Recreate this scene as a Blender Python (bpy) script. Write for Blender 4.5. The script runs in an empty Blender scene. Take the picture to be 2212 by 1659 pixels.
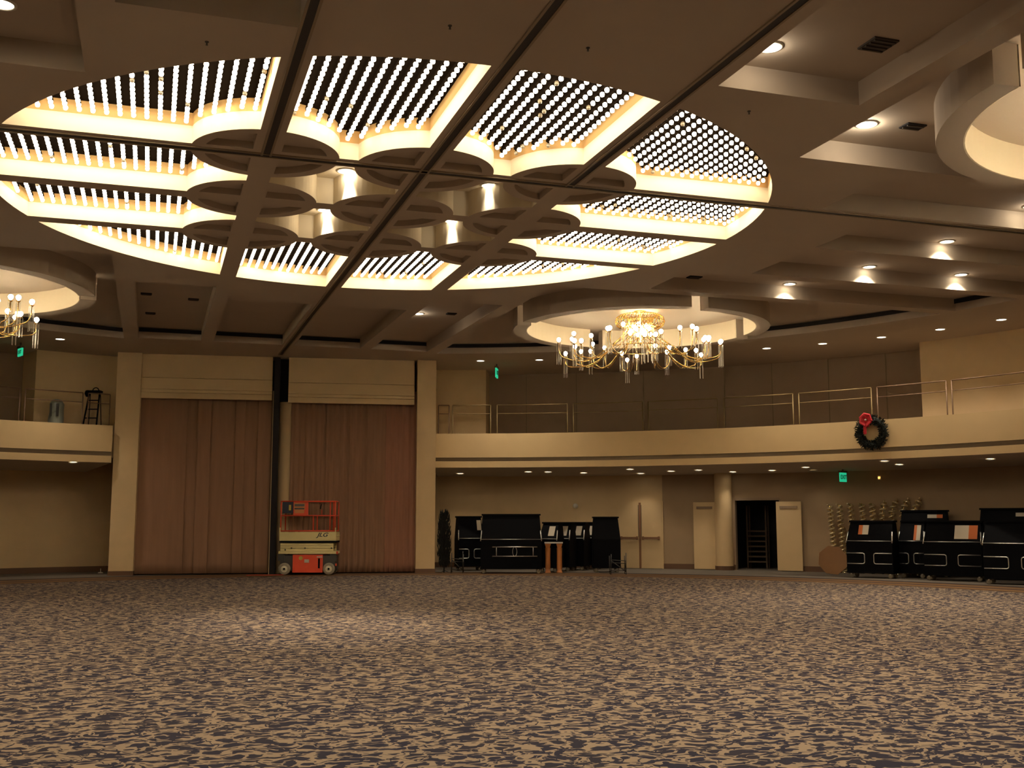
import bpy, math, random
import numpy as np
from mathutils import Vector, Matrix
from mathutils.geometry import tessellate_polygon

random.seed(7)
SC = bpy.context.scene
COL = SC.collection
PI = math.pi

# ---------------------------------------------------------------- camera
W, H, F = 2212, 1659, 2354.0          # photograph frame and focal length in its pixels
YAW, PITCH, EYE = 0.3179, 0.1246, 1.6
ZC = 6.6                              # underside of the ceiling beams
CY_, SY_ = math.cos(YAW), math.sin(YAW)
def head(hx, hy):                     # heading frame (right, ahead) -> room axes
    return Vector((CY_*hx + SY_*hy, -SY_*hx + CY_*hy))
_c = head(0.3925*5.0, -3.4676*5.0)
CAM = Vector((_c.x, _c.y, EYE))
_r = head(1, 0); RIGHT = Vector((_r.x, _r.y, 0))
_f = head(0, 1); AHEAD = Vector((_f.x, _f.y, 0))
FWD = AHEAD*math.cos(PITCH) + Vector((0, 0, math.sin(PITCH)))
UP = Vector((0, 0, math.cos(PITCH))) - AHEAD*math.sin(PITCH)
cd = bpy.data.cameras.new('camera'); cam = bpy.data.objects.new('camera', cd); COL.objects.link(cam)
cd.sensor_width = 36; cd.lens = 36*F/W; cd.clip_end = 200
M = Matrix((RIGHT, UP, -FWD)).transposed().to_4x4(); M.translation = CAM
cam.matrix_world = M
SC.camera = cam

# ---------------------------------------------------------------- world, exposure
wd = bpy.data.worlds.new('world'); SC.world = wd; wd.use_nodes = True
wd.node_tree.nodes['Background'].inputs[0].default_value = (1, 0.8, 0.55, 1)
wd.node_tree.nodes['Background'].inputs[1].default_value = 0.0
SC.view_settings.view_transform = 'Standard'
SC.view_settings.look = 'None'
SC.view_settings.gamma = 1
SC.view_settings.use_curve_mapping = False
SC.view_settings.exposure = 0.25
SC.cycles.use_denoising = True
SC.cycles.max_bounces = 6
SC.cycles.diffuse_bounces = 3
SC.cycles.glossy_bounces = 2
SC.cycles.use_adaptive_sampling = True
SC.cycles.adaptive_threshold = 0.08
WARM = (1.0, 0.86, 0.66)
BULB_L, CHAND_L = 16.0, 42.0
SPOT_HI, SPOT_LO = 430.0, 40.0

# ---------------------------------------------------------------- photo pixel -> place
def ray(px, py):
    return (FWD + RIGHT*((px - W/2)/F) + UP*((H/2 - py)/F))
def at(px, py, z):                    # on a level plane
    d = ray(px, py); t = (z - CAM.z)/d.z
    return CAM + d*t
def at_r(px, py, R):                  # on a round wall about the room's axis
    d = ray(px, py); a = d.x*d.x + d.y*d.y; b = CAM.x*d.x + CAM.y*d.y; c = CAM.x**2 + CAM.y**2 - R*R
    t = (-b + math.sqrt(b*b - a*c))/a
    return CAM + d*t
def at_d(px, py, D):                  # at a distance ahead of the camera
    d = ray(px, py); t = D/(d.x*AHEAD.x + d.y*AHEAD.y)
    return CAM + d*t
def az(p): return math.atan2(p.y, p.x)

# ---------------------------------------------------------------- materials
MATS = {}
def nodes(name):
    m = bpy.data.materials.new(name); m.use_nodes = True
    nt = m.node_tree; return m, nt, nt.nodes['Principled BSDF']
def mat(name, col, rough=0.6, metal=0.0, var=0.0, scale=8.0, bump=0.0, stretch=None, spec=None):
    m, nt, p = nodes(name)
    p.inputs['Base Color'].default_value = (*col, 1); p.inputs['Roughness'].default_value = rough
    p.inputs['Metallic'].default_value = metal
    if spec is not None: p.inputs['Specular IOR Level'].default_value = spec
    if var or bump:
        tc = nt.nodes.new('ShaderNodeTexCoord'); mp = nt.nodes.new('ShaderNodeMapping')
        if stretch: mp.inputs['Scale'].default_value = stretch
        nz = nt.nodes.new('ShaderNodeTexNoise'); nz.inputs['Scale'].default_value = scale; nz.inputs['Detail'].default_value = 3
        nt.links.new(tc.outputs['Object'], mp.inputs[0]); nt.links.new(mp.outputs[0], nz.inputs['Vector'])
        if var:
            mx = nt.nodes.new('ShaderNodeMix'); mx.data_type = 'RGBA'
            mx.inputs[6].default_value = (*[c*(1 - var) for c in col], 1)
            mx.inputs[7].default_value = (*[min(1, c*(1 + var)) for c in col], 1)
            nt.links.new(nz.outputs['Fac'], mx.inputs[0]); nt.links.new(mx.outputs[2], p.inputs['Base Color'])
        if bump:
            bp = nt.nodes.new('ShaderNodeBump'); bp.inputs['Strength'].default_value = bump; bp.inputs['Distance'].default_value = 0.01
            nt.links.new(nz.outputs['Fac'], bp.inputs['Height']); nt.links.new(bp.outputs[0], p.inputs['Normal'])
    MATS[name] = m; return m
def emit(name, col, s):
    m, nt, p = nodes(name)
    p.inputs['Base Color'].default_value = (*col, 1)
    p.inputs['Emission Color'].default_value = (*col, 1); p.inputs['Emission Strength'].default_value = s
    m.cycles.emission_sampling = 'FRONT'
    MATS[name] = m; return m

mat('ceiling_paint', (0.50, 0.415, 0.325), 0.85, var=0.05, scale=1.5)
mat('ceiling_paint_lit', (0.72, 0.62, 0.45), 0.8)  # the ceiling's own cream paint, lightened where lamps brighten the recesses
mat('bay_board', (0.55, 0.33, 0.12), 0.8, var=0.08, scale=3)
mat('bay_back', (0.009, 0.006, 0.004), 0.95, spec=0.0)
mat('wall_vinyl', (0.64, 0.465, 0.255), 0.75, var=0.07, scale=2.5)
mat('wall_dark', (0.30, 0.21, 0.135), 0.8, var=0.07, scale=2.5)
mat('wall_lower_dark', (0.36, 0.25, 0.145), 0.8, var=0.07, scale=2.5)  # darker brown for the lower wall from the double door rightwards
mat('fascia', (0.58, 0.42, 0.215), 0.75, var=0.05, scale=2)
mat('groove', (0.20, 0.145, 0.085), 0.8)
mat('base_brown', (0.13, 0.065, 0.032), 0.6)
mat('wood_brown', (0.22, 0.10, 0.045), 0.5, var=0.2, scale=3, stretch=(8, 8, 0.6))
mat('curtain', (0.30, 0.165, 0.095), 0.9, var=0.18, scale=3, stretch=(3, 3, 0.25), bump=0.2)
mat('curtain_red', (0.34, 0.165, 0.10), 0.9, var=0.18, scale=3, stretch=(3, 3, 0.25), bump=0.2)
mat('dark_gap', (0.012, 0.010, 0.012), 0.9)
mat('track', (0.018, 0.015, 0.014), 0.5)
mat('track_edge', (0.33, 0.26, 0.18), 0.5, 0.5)
mat('black', (0.003, 0.003, 0.0045), 0.6, spec=0.06)
mat('storage_dark', (0.014, 0.013, 0.014), 0.9)  # near-black storage walls stand in for the darkness inside the doorway
mat('chrome', (0.92, 0.90, 0.85), 0.32, 1.0)
mat('steel_dark', (0.10, 0.095, 0.09), 0.4, 0.8)
mat('brass', (0.80, 0.55, 0.20), 0.22, 1.0)
mat('rail_gold', (0.22, 0.15, 0.06), 0.5, 0.4)
mat('rail_dark', (0.16, 0.09, 0.05), 0.5, 0.3)
mat('crystal', (0.97, 0.95, 0.90), 0.28, 0.85)
mat('white_trim', (0.75, 0.70, 0.60), 0.5)
mat('card', (0.62, 0.55, 0.44), 0.7)
mat('card_orange', (0.60, 0.16, 0.04), 0.7)
mat('lift_red', (0.80, 0.085, 0.032), 0.45, var=0.08, scale=5)
mat('lift_cream', (0.76, 0.64, 0.30), 0.5, var=0.1, scale=4)
mat('lift_navy', (0.012, 0.015, 0.035), 0.5)
mat('tire', (0.34, 0.29, 0.21), 0.8)
mat('hub', (0.75, 0.67, 0.48), 0.6)
mat('decal_yellow', (0.62, 0.45, 0.08), 0.6)
mat('orange_wood', (0.62, 0.235, 0.07), 0.5, var=0.12, scale=6)
mat('cardboard', (0.42, 0.225, 0.105), 0.7, var=0.1, scale=4)
mat('pine', (0.006, 0.011, 0.007), 0.8, var=0.5, scale=20)
mat('pine_dark', (0.007, 0.008, 0.006), 0.8)
mat('ribbon_red', (0.62, 0.015, 0.03), 0.45)
mat('spiral_gold', (0.95, 0.80, 0.52), 0.3, 1.0)
mat('plastic_blue', (0.20, 0.21, 0.17), 0.4)
mat('vent', (0.07, 0.055, 0.042), 0.7)
mat('glass_dead', (0.32, 0.26, 0.18), 0.1, 0.2)
mat('red_cord', (0.45, 0.035, 0.02), 0.5)
mat('white_paper', (0.75, 0.70, 0.62), 0.7)
mat('storage_wood', (0.09, 0.055, 0.03), 0.7)
emit('bulb_light', (1.0, 0.86, 0.64), BULB_L)
emit('chandelier_light', (1.0, 0.84, 0.58), CHAND_L)
emit('lens_light', (1.0, 0.90, 0.68), 9.0)
emit('lens_dim', (1.0, 0.80, 0.45), 0.9)
emit('exit_green', (0.03, 0.75, 0.38), 0.5)
emit('led_orange', (1.0, 0.45, 0.08), 3.0)
mat('exit_text', (0.004, 0.05, 0.025), 0.6)

def carpet():
    m, nt, p = nodes('carpet'); N = nt.nodes.new; L = nt.links.new
    tc = N('ShaderNodeTexCoord')
    warp = N('ShaderNodeTexNoise'); warp.inputs['Scale'].default_value = 4.0; warp.inputs['Detail'].default_value = 2
    L(tc.outputs['Object'], warp.inputs['Vector'])
    sub = N('ShaderNodeVectorMath'); sub.operation = 'SUBTRACT'; sub.inputs[1].default_value = (0.5, 0.5, 0.5); L(warp.outputs['Color'], sub.inputs[0])
    scl = N('ShaderNodeVectorMath'); scl.operation = 'SCALE'; scl.inputs['Scale'].default_value = 0.30; L(sub.outputs[0], scl.inputs[0])
    add = N('ShaderNodeVectorMath'); add.operation = 'ADD'; L(tc.outputs['Object'], add.inputs[0]); L(scl.outputs[0], add.inputs[1])
    def m2(op, a, b=None, v=None):
        n = N('ShaderNodeMath'); n.operation = op; n.use_clamp = False
        L(a, n.inputs[0])
        if b is not None: L(b, n.inputs[1])
        elif v is not None: n.inputs[1].default_value = v
        return n.outputs[0]
    # curling stems
    n1 = N('ShaderNodeTexNoise'); n1.inputs['Scale'].default_value = 2.6; n1.inputs['Detail'].default_value = 1.5; n1.inputs['Distortion'].default_value = 1.6
    L(add.outputs[0], n1.inputs['Vector'])
    stem = m2('LESS_THAN', m2('ABSOLUTE', m2('SUBTRACT', n1.outputs['Fac'], v=0.5)), v=0.018)
    # leaves: stretched cells
    def leaves(scale, rot, st, thr):
        mp = N('ShaderNodeMapping'); mp.inputs['Rotation'].default_value = (0, 0, rot); mp.inputs['Scale'].default_value = st
        L(add.outputs[0], mp.inputs[0])
        v = N('ShaderNodeTexVoronoi'); v.inputs['Scale'].default_value = scale; v.voronoi_dimensions = '2D'
        L(mp.outputs[0], v.inputs['Vector'])
        return m2('LESS_THAN', v.outputs['Distance'], v=thr)
    la = leaves(5.6, 0.6, (1.0, 1.5, 1), 0.30)
    lb = leaves(4.4, -0.9, (1.0, 1.7, 1), 0.25)
    lc = leaves(11.0, 0.2, (1.0, 1.5, 1), 0.20)
    dark = m2('MAXIMUM', m2('MAXIMUM', la, lb), m2('MAXIMUM', stem, lc))
    nb = N('ShaderNodeTexNoise'); nb.inputs['Scale'].default_value = 2.0; L(tc.outputs['Object'], nb.inputs['Vector'])
    dm = N('ShaderNodeMix'); dm.data_type = 'RGBA'; dm.inputs[6].default_value = (0.021, 0.022, 0.046, 1); dm.inputs[7].default_value = (0.042, 0.034, 0.036, 1)
    L(nb.outputs['Fac'], dm.inputs[0])
    fm = N('ShaderNodeMix'); fm.data_type = 'RGBA'; fm.inputs[6].default_value = (0.305, 0.226, 0.152, 1)
    L(dark, fm.inputs[0]); L(dm.outputs[2], fm.inputs[7])
    # border by distance from the room's axis
    sx = N('ShaderNodeSeparateXYZ'); L(tc.outputs['Object'], sx.inputs[0])
    r = m2('SQRT', m2('ADD', m2('MULTIPLY', sx.outputs[0], sx.outputs[0]), m2('MULTIPLY', sx.outputs[1], sx.outputs[1])))
    rm = N('ShaderNodeMapRange'); rm.inputs['From Min'].default_value = 15.2; rm.inputs['From Max'].default_value = 19.2; L(r, rm.inputs['Value'])
    cr = N('ShaderNodeValToRGB'); cr.color_ramp.interpolation = 'CONSTANT'
    cols = [(0.0, (0.12, 0.066, 0.034)), (0.10, (0.26, 0.15, 0.06)), (0.16, (0.10, 0.058, 0.04)), (0.30, (0.24, 0.14, 0.06)),
            (0.36, (0.11, 0.062, 0.034)), (0.46, (0.035, 0.028, 0.03)), (0.52, (0.15, 0.125, 0.10))]
    e = cr.color_ramp.elements
    e[0].position = 0; e[0].color = (*cols[0][1], 1); e[1].position = cols[1][0]; e[1].color = (*cols[1][1], 1)
    for q, c in cols[2:]:
        k = e.new(q); k.color = (*c, 1)
    L(rm.outputs[0], cr.inputs[0])
    inb = m2('GREATER_THAN', r, v=15.2)
    bm = N('ShaderNodeMix'); bm.data_type = 'RGBA'; L(inb, bm.inputs[0]); L(fm.outputs[2], bm.inputs[6]); L(cr.outputs[0], bm.inputs[7])
    L(bm.outputs[2], p.inputs['Base Color'])
    p.inputs['Roughness'].default_value = 0.95; p.inputs['Specular IOR Level'].default_value = 0.1
    MATS['carpet'] = m
carpet()

# ---------------------------------------------------------------- mesh building
class MB:
    def __init__(s): s.v = []; s.f = []; s.m = []; s.mi = 0
    def add(s, vs, fs):
        o = len(s.v); s.v += [tuple(v) for v in vs]; s.f += [tuple(i + o for i in f) for f in fs]; s.m += [s.mi]*len(fs); return s
    def box(s, x0, x1, y0, y1, z0, z1):
        return s.add([(x0,y0,z0),(x1,y0,z0),(x1,y1,z0),(x0,y1,z0),(x0,y0,z1),(x1,y0,z1),(x1,y1,z1),(x0,y1,z1)],
              [(0,3,2,1),(4,5,6,7),(0,1,5,4),(1,2,6,5),(2,3,7,6),(3,0,4,7)])
    def prism(s, poly, z0, z1, caps=True):
        n = len(poly); vs = [(p[0], p[1], z0) for p in poly] + [(p[0], p[1], z1) for p in poly]
        fs = [(i, (i+1) % n, n + (i+1) % n, n + i) for i in range(n)]
        if caps: fs += [tuple(range(n - 1, -1, -1)), tuple(range(n, 2*n))]
        return s.add(vs, fs)
    def prism_y(s, poly, y0, y1):     # polygon in x,z pushed along y
        n = len(poly); vs = [(p[0], y0, p[1]) for p in poly] + [(p[0], y1, p[1]) for p in poly]
        fs = [((i+1) % n, i, n + i, n + (i+1) % n) for i in range(n)] + [tuple(range(n)), tuple(range(2*n - 1, n - 1, -1))]
        return s.add(vs, fs)
    def prism_x(s, poly, x0, x1):     # polygon in y,z pushed along x
        n = len(poly); vs = [(x0, p[0], p[1]) for p in poly] + [(x1, p[0], p[1]) for p in poly]
        fs = [(i, (i+1) % n, n + (i+1) % n, n + i) for i in range(n)] + [tuple(range(n - 1, -1, -1)), tuple(range(n, 2*n))]
        return s.add(vs, fs)
    def lathe(s, prof, n=16, a0=0.0, a1=2*PI, c=(0, 0, 0)):
        full = abs(a1 - a0 - 2*PI) < 1e-6; k = n if full else n + 1; P = len(prof); vs = []
        for i in range(k):
            a = a0 + (a1 - a0)*i/n; ca, sa = math.cos(a), math.sin(a)
            vs += [(c[0] + r*ca, c[1] + r*sa, c[2] + z) for r, z in prof]
        fs = []
        for i in range(n):
            j = (i + 1) % k
            for q in range(P - 1): fs.append((i*P + q, j*P + q, j*P + q + 1, i*P + q + 1))
        return s.add(vs, fs)
    def arc_ring(s, prof, a0, a1, n):          # closed section swept along an arc, with ends
        P = len(prof); vs = []
        for i in range(n + 1):
            a = a0 + (a1 - a0)*i/n; ca, sa = math.cos(a), math.sin(a)
            vs += [(r*ca, r*sa, z) for r, z in prof]
        fs = []
        for i in range(n):
            for q in range(P):
                r = (q + 1) % P; fs.append((i*P + q, (i+1)*P + q, (i+1)*P + r, i*P + r))
        fs += [tuple(range(P)), tuple(n*P + q for q in range(P - 1, -1, -1))]
        return s.add(vs, fs)
    def tube(s, path, rad, n=6, closed=False):
        pts = [Vector(p) for p in path]; k = len(pts)
        rads = rad if isinstance(rad, (list, tuple)) else [rad]*k
        vs = []; prev = None
        for i, p in enumerate(pts):
            if closed: d = (pts[(i+1) % k] - pts[i-1])
            else: d = (pts[min(i+1, k-1)] - pts[max(i-1, 0)])
            d = d.normalized() if d.length > 1e-9 else Vector((0, 0, 1))
            if prev is None:
                ref = Vector((0, 0, 1)) if abs(d.z) < 0.9 else Vector((1, 0, 0)); u = d.cross(ref).normalized()
            else:
                u = (prev - d*prev.dot(d)); u = u.normalized() if u.length > 1e-6 else d.orthogonal().normalized()
            prev = u; w = d.cross(u)
            for q in range(n):
                a = 2*PI*q/n; vs.append(tuple(p + (u*math.cos(a) + w*math.sin(a))*rads[i]))
        fs = []
        for i in range(k if closed else k - 1):
            j = (i + 1) % k
            for q in range(n): fs.append((i*n + q, i*n + (q+1) % n, j*n + (q+1) % n, j*n + q))
        if not closed: fs += [tuple(range(n - 1, -1, -1)), tuple((k-1)*n + q for q in range(n))]
        return s.add(vs, fs)
    def bar(s, a, b, r, n=6): return s.tube([a, b], r, n)
    def mesh(s, name, mats, smooth=False, tf=None):
        me = bpy.data.meshes.new(name)
        vs = [tuple(tf @ Vector(v)) for v in s.v] if tf is not None else s.v
        me.from_pydata(vs, [], s.f)
        if isinstance(mats, str): mats = [mats]
        for m in mats: me.materials.append(MATS[m])
        if len(mats) > 1: me.polygons.foreach_set('material_index', s.m)
        if smooth: me.polygons.foreach_set('use_smooth', [True]*len(s.f))
        me.update(); return me
    def build(s, name, mats, parent=None, smooth=False, tf=None):
        return link(name, s.mesh(name, mats, smooth, tf), parent)
def link(name, me, parent=None, loc=None, rz=0.0):
    o = bpy.data.objects.new(name, me); COL.objects.link(o)
    if parent: o.parent = parent
    if loc is not None: o.location = loc
    if rz: o.rotation_euler = (0, 0, rz)
    return o
def tag(o, label, cat, group=None, kind=None):
    o['label'] = label; o['category'] = cat
    if group: o['group'] = group
    if kind: o['kind'] = kind
    return o
def thing(name, label, cat, loc=(0, 0, 0), rz=0.0, group=None):
    o = link(name, None, None, loc, rz); o.empty_display_size = 0.1
    return tag(o, label, cat, group)
def struct(o): o['kind'] = 'structure'; return o
def copy_tree(o, parent=None):
    c = o.copy(); COL.objects.link(c); c.parent = parent
    for ch in list(o.children): copy_tree(ch, c)
    return c
def spot(parent, energy, size=75, blend=1.0, z=-0.035, rad=0.05):
    l = bpy.data.lights.new('lamp', 'SPOT'); l.energy = energy; l.color = WARM; l.spot_size = math.radians(size); l.spot_blend = blend
    l.shadow_soft_size = rad
    o = bpy.data.objects.new('lamp', l); COL.objects.link(o); o.parent = parent; o.location = (0, 0, z); return o

def text_mesh(txt, size, depth, m, shear=0.0):
    cu = bpy.data.curves.new('lettering', 'FONT'); cu.body = txt; cu.size = size; cu.extrude = depth; cu.align_x = 'CENTER'; cu.align_y = 'CENTER'; cu.shear = shear
    cu.offset = size*0.02
    o = bpy.data.objects.new('lettering_tmp', cu); COL.objects.link(o)
    dg = bpy.context.evaluated_depsgraph_get(); me = bpy.data.meshes.new_from_object(o.evaluated_get(dg))
    bpy.data.objects.remove(o); me.materials.clear(); me.materials.append(MATS[m]); me.name = 'lettering'
    return me

# ---------------------------------------------------------------- polygon helpers
def clip(poly, nx, ny, c):            # keep nx*x + ny*y <= c
    out = []
    for i, p in enumerate(poly):
        q = poly[(i + 1) % len(poly)]; a = nx*p[0] + ny*p[1] - c; b = nx*q[0] + ny*q[1] - c
        if a <= 0: out.append(p)
        if a*b < 0:
            t = a/(a - b); out.append((p[0] + (q[0] - p[0])*t, p[1] + (q[1] - p[1])*t))
    return out
def circle(R, n): return [(R*math.cos(2*PI*i/n), R*math.sin(2*PI*i/n)) for i in range(n)]
def rect_clip(poly, x0, x1, y0, y1):
    for a in ((-1, 0, -x0), (1, 0, x1), (0, -1, -y0), (0, 1, y1)):
        poly = clip(poly, *a)
    return poly

# ================================================================= STRUCTURE
# ---- floor
mb = MB(); mb.add([(x, y, 0) for x, y in circle(23.5, 96)], [tuple(range(96))])
floor = struct(mb.build('floor', 'carpet'))

# ---- ceiling lattice
S, B, RO, RD = 2.24, 0.165, 6.05, 1.0      # grid step, half beam, big circle, disc radius
ZT, ZCO = 7.02, 6.90                       # top of the bulb bays, top of the coffers
I4 = [(-RO - 1, -S - B), (-S + B, -B), (B, S - B), (S + B, RO + 1)]
oval = circle(RO, 144)
bays, diamonds = [], []
for i, (x0, x1) in enumerate(I4):
    for j, (y0, y1) in enumerate(I4):
        if 0 < i < 3 and 0 < j < 3: diamonds.append((rect_clip(oval, x0, x1, y0, y1), (x0 + x1)/2, (y0 + y1)/2))
        else: bays.append((i, j, rect_clip(oval, x0, x1, y0, y1)))
RC = 15.2
big = circle(RC, 160)
IV = [(-4.08, -2.405), (-2.075, -0.165), (0.165, 2.075), (2.405, 4.08)]
cof = []
for k, (a, b) in enumerate(IV):
    inner = 0 < k < 3
    cof.append(rect_clip(big, a, b, 8.1 if inner else 6.83, 14.3))
    sa, sb = (2.5, 4.42) if k == 3 else (-4.08, -2.3) if k == 0 else (a, b)
    cof.append(rect_clip(big, sa, sb, -20, -8.4 if inner else -6.33))
    cof.append(rect_clip(big, 7.9 if inner else 6.55, 20, a, b))
    cof.append(rect_clip(big, -20, -7.9 if inner else -6.83, a, b))
for sx in (-1, 1):
    for sy in (-1, 1):
        cof.append(rect_clip(big, (4.8 if sy < 0 else 4.45) if sx > 0 else -20, 20 if sx > 0 else -4.45, 4.45 if sy > 0 else -20, 20 if sy > 0 else -4.45))
outer = circle(23.4, 96)
holes = [b[2] for b in bays] + [d[0] for d in diamonds] + cof
loops = [[Vector((x, y, 0)) for x, y in l] for l in [outer] + holes]
tris = tessellate_polygon(loops)
flat = [p for l in loops for p in l]
fs = []
for t in tris:
    a, b, c = (flat[i] for i in t)
    fs.append(t if (b - a).cross(c - a).z < 0 else (t[0], t[2], t[1]))
mb = MB(); mb.add([(p.x, p.y, ZC) for p in flat], fs)
ceiling = struct(mb.build('ceiling', 'ceiling_paint'))

def pocket(poly, z0, z1):             # walls and top of a recess, normals inwards
    mb = MB(); n = len(poly)
    vs = [(x, y, z0) for x, y in poly] + [(x, y, z1) for x, y in poly]
    mb.add(vs, [((i+1) % n, i, n + i, n + (i+1) % n) for i in range(n)] + [tuple(range(2*n - 1, n - 1, -1))])
    return mb
for p in cof: pocket(p, ZC, ZCO).build('coffer', 'ceiling_paint', ceiling)
for p, cx, cy in diamonds: pocket(p, ZC, ZT).build('diamond_recess', 'ceiling_paint_lit', ceiling)
# dark air slots high on the outer side of each coffer
for p in cof:
    e = [q for q in p if math.hypot(*q) > RC - 0.12 or q[1] > 14.25]
    if len(e) < 2: continue
    ac = math.atan2(sum(q[1] for q in p), sum(q[0] for q in p))
    e.sort(key=lambda q: (math.atan2(q[1], q[0]) - ac + PI) % (2*PI))
    mb = MB(); pts = [(q[0]*0.997, q[1]*0.997) for q in e]
    for a, b in zip(pts, pts[1:]):
        mb.add([(a[0], a[1], ZCO - 0.13), (b[0], b[1], ZCO - 0.13), (b[0], b[1], ZCO - 0.02), (a[0], a[1], ZCO - 0.02)], [(0, 1, 2, 3)])
    mb.build('air_slot', 'dark_gap', ceiling)

# ---- discs at the nine beam crossings (rim with four sunk quarters)
def disc_mesh(di, dj):
    mb = MB(); a = B
    def sector(R, a, n=14):
        t0 = math.asin(a/R); t1 = PI/2 - t0
        return [(a, a)] + [(R*math.cos(t0 + (t1 - t0)*i/n), R*math.sin(t0 + (t1 - t0)*i/n)) for i in range(n + 1)]
    o, q = sector(RD, a), sector(RD - 0.17, a + 0.025)
    n = len(o)
    for k in range(4):
        ca, sa = math.cos(k*PI/2), math.sin(k*PI/2)
        rot = lambda P: [(x*ca - y*sa, x*sa + y*ca) for x, y in P]
        O, Q = rot(o), rot(q)
        mb.mi = 0
        vs = [(x, y, ZC) for x, y in O] + [(x, y, ZC) for x, y in Q] + [(x, y, ZC + 0.10) for x, y in Q]
        fs = [((i+1) % n, i, n + i, n + (i+1) % n) for i in range(n)]
        fs += [(n + (i+1) % n, n + i, 2*n + i, 2*n + (i+1) % n) for i in range(n)] + [tuple(range(3*n - 1, 2*n - 1, -1))]
        mb.add(vs, fs)
        z1 = ZC + 0.24
        qx, qy = ((1, 1), (-1, 1), (-1, -1), (1, -1))[k]
        inner_ = di*qx <= 0 and dj*qy <= 0
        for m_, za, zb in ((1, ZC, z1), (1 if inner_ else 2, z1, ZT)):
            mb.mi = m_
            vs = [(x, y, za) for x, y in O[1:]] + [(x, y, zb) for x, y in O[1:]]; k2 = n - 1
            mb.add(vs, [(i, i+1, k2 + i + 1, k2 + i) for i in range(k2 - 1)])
    return mb.mesh('ceiling_disc', ['ceiling_paint', 'ceiling_paint_lit', 'bay_board'])
for i in (-1, 0, 1):
    for j in (-1, 0, 1): link('ceiling_disc', disc_mesh(i, j), ceiling, (i*S, j*S, 0))

# ---- air-wall tracks in the beams
def track(p, q, name='wall_track'):
    d = Vector(q) - Vector(p); L_ = d.length; a = math.atan2(d.y, d.x)
    tf = Matrix.Translation((p[0], p[1], ZC)) @ Matrix.Rotation(a, 4, 'Z')
    mb = MB(); mb.box(0, L_, -0.045, 0.045, -0.012, 0.0)
    mb.mi = 1; mb.box(0, L_, -0.075, -0.045, -0.02, 0.0); mb.box(0, L_, 0.045, 0.075, -0.02, 0.0)
    mb.build(name, ['track', 'track_edge'], ceiling, tf=tf)
track((0, -21), (0, 16.2)); track((-S, -21), (-S, -S)); track((S, -21), (S, -S)); track((-21, -S), (21, -S))

# ---- rings below the four corner coffers
CH = [(8.1, 7.9), (-8.1, 7.9), (8.35, -7.98), (-8.1, -7.9)]
g = 0.065
mb2 = MB()
for k in range(4):
    mb2.mi = 0
    a0, a1 = k*PI/2 + g, (k+1)*PI/2 - g
    mb2.arc_ring([(2.90, 6.40), (3.23, 6.40), (3.23, ZCO), (2.90, ZCO)], a0, a1, 20)
    mb2.mi = 1
    mb2.lathe([(2.88, ZCO), (2.88, 6.402), (2.90, 6.399)], 20, a0, a1)
rm_ = mb2.mesh('ring_soffit', ['ceiling_paint', 'ceiling_paint_lit'])
for c in CH: link('ring_soffit', rm_, ceiling, (c[0], c[1], 0))

# ---- stage wall frame of reference
SLp = at_d(268, 1000, 32.3); SRp = at_d(921, 1000, 33.9)
SL = Vector((SLp.x, SLp.y, 0)); SRt = Vector((SRp.x, SRp.y, 0))
tdir = (SRt - SL).normalized(); ndir = Vector((tdir.y, -tdir.x, 0))      # ndir points into the hall
if ndir.dot(CAM - SL) < 0: ndir = -ndir
srot = math.atan2(tdir.y, tdir.x)
STF = Matrix.Translation(SL) @ Matrix.Rotation(srot, 4, 'Z')              # local x along wall, +y behind it
def st(px, py=1000, back=0.0):        # photo column -> local x on the plane 'back' metres behind the stage plane
    d = ray(px, py); o = SL - ndir*back
    t = (o - CAM).dot(ndir)/d.dot(ndir); p = CAM + d*t
    return (p - o).dot(tdir), p.z
XL0, XL1 = st(244)[0], st(297)[0]
XR0, XR1 = st(900)[0], st(941)[0]
# columns either side of the stage
for x0, x1, nm in ((XL0, XL1, 'wall_stage_column'), (XR0, XR1, 'wall_stage_column')):
    mb = MB(); mb.box(x0, x1, 0.0, 3.4, 0.13, ZC + 0.01)
    o = struct(mb.build(nm, 'wall_vinyl', tf=STF))
    mb = MB(); mb.box(x0 - 0.012, x1 + 0.012, -0.015, 3.4, 0.0, 0.13); mb.build('column_base', 'base_brown', o, tf=STF)
# dark backing behind the drapes
mb = MB(); mb.box(XL1, XR0, 0.95, 1.05, 0, ZC + 0.01)
struct(mb.build('wall_stage', 'dark_gap', tf=STF))

# ---- balcony
RF, ZS0, ZP, RW, ZS1 = 17.6, 3.28, 4.37, 20.8, 3.10
STAGE_L = SL + tdir*(XL0 + 0.05); STAGE_R = SL + tdir*(XR1 - 0.05)
azR = az(STAGE_R - ndir*0.3); azL = az(at_r(242, 960, RF))
AZ_E = math.radians(-25); AZ_W = math.radians(205)
def balcony(a0, a1, side):
    n = 64
    mb = MB(); mb.mi = 0
    prof = [(RF, ZS0), (RF - 0.03, ZS0 + 0.02), (RF - 0.03, 3.47)]
    def strip(pr, m_):
        mb.mi = m_; mb.lathe(pr, n, a0, a1)
    strip([(RF + 0.02, ZS0), (RF, ZS0), (RF, 3.48)], 0)
    strip([(RF, 3.48), (RF + 0.05, 3.48), (RF + 0.05, 3.60), (RF, 3.60)], 1)
    strip([(RF, 3.60), (RF, ZP), (RF + 0.16, ZP), (RF + 0.16, 3.55)], 0)
    b = struct(mb.build('wall_balcony_' + side, ['fascia', 'groove']))
    mb = MB(); mb.lathe([(RF + 0.02, ZS0), (RW + 0.4, ZS1)], n, a0, a1); mb.build('soffit', 'ceiling_paint', b)
    mb = MB(); mb.lathe([(RF + 0.10, 3.55), (RW + 0.4, 3.55)], n, a0, a1); mb.build('balcony_floor', 'wall_dark', b)
    return b
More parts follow.
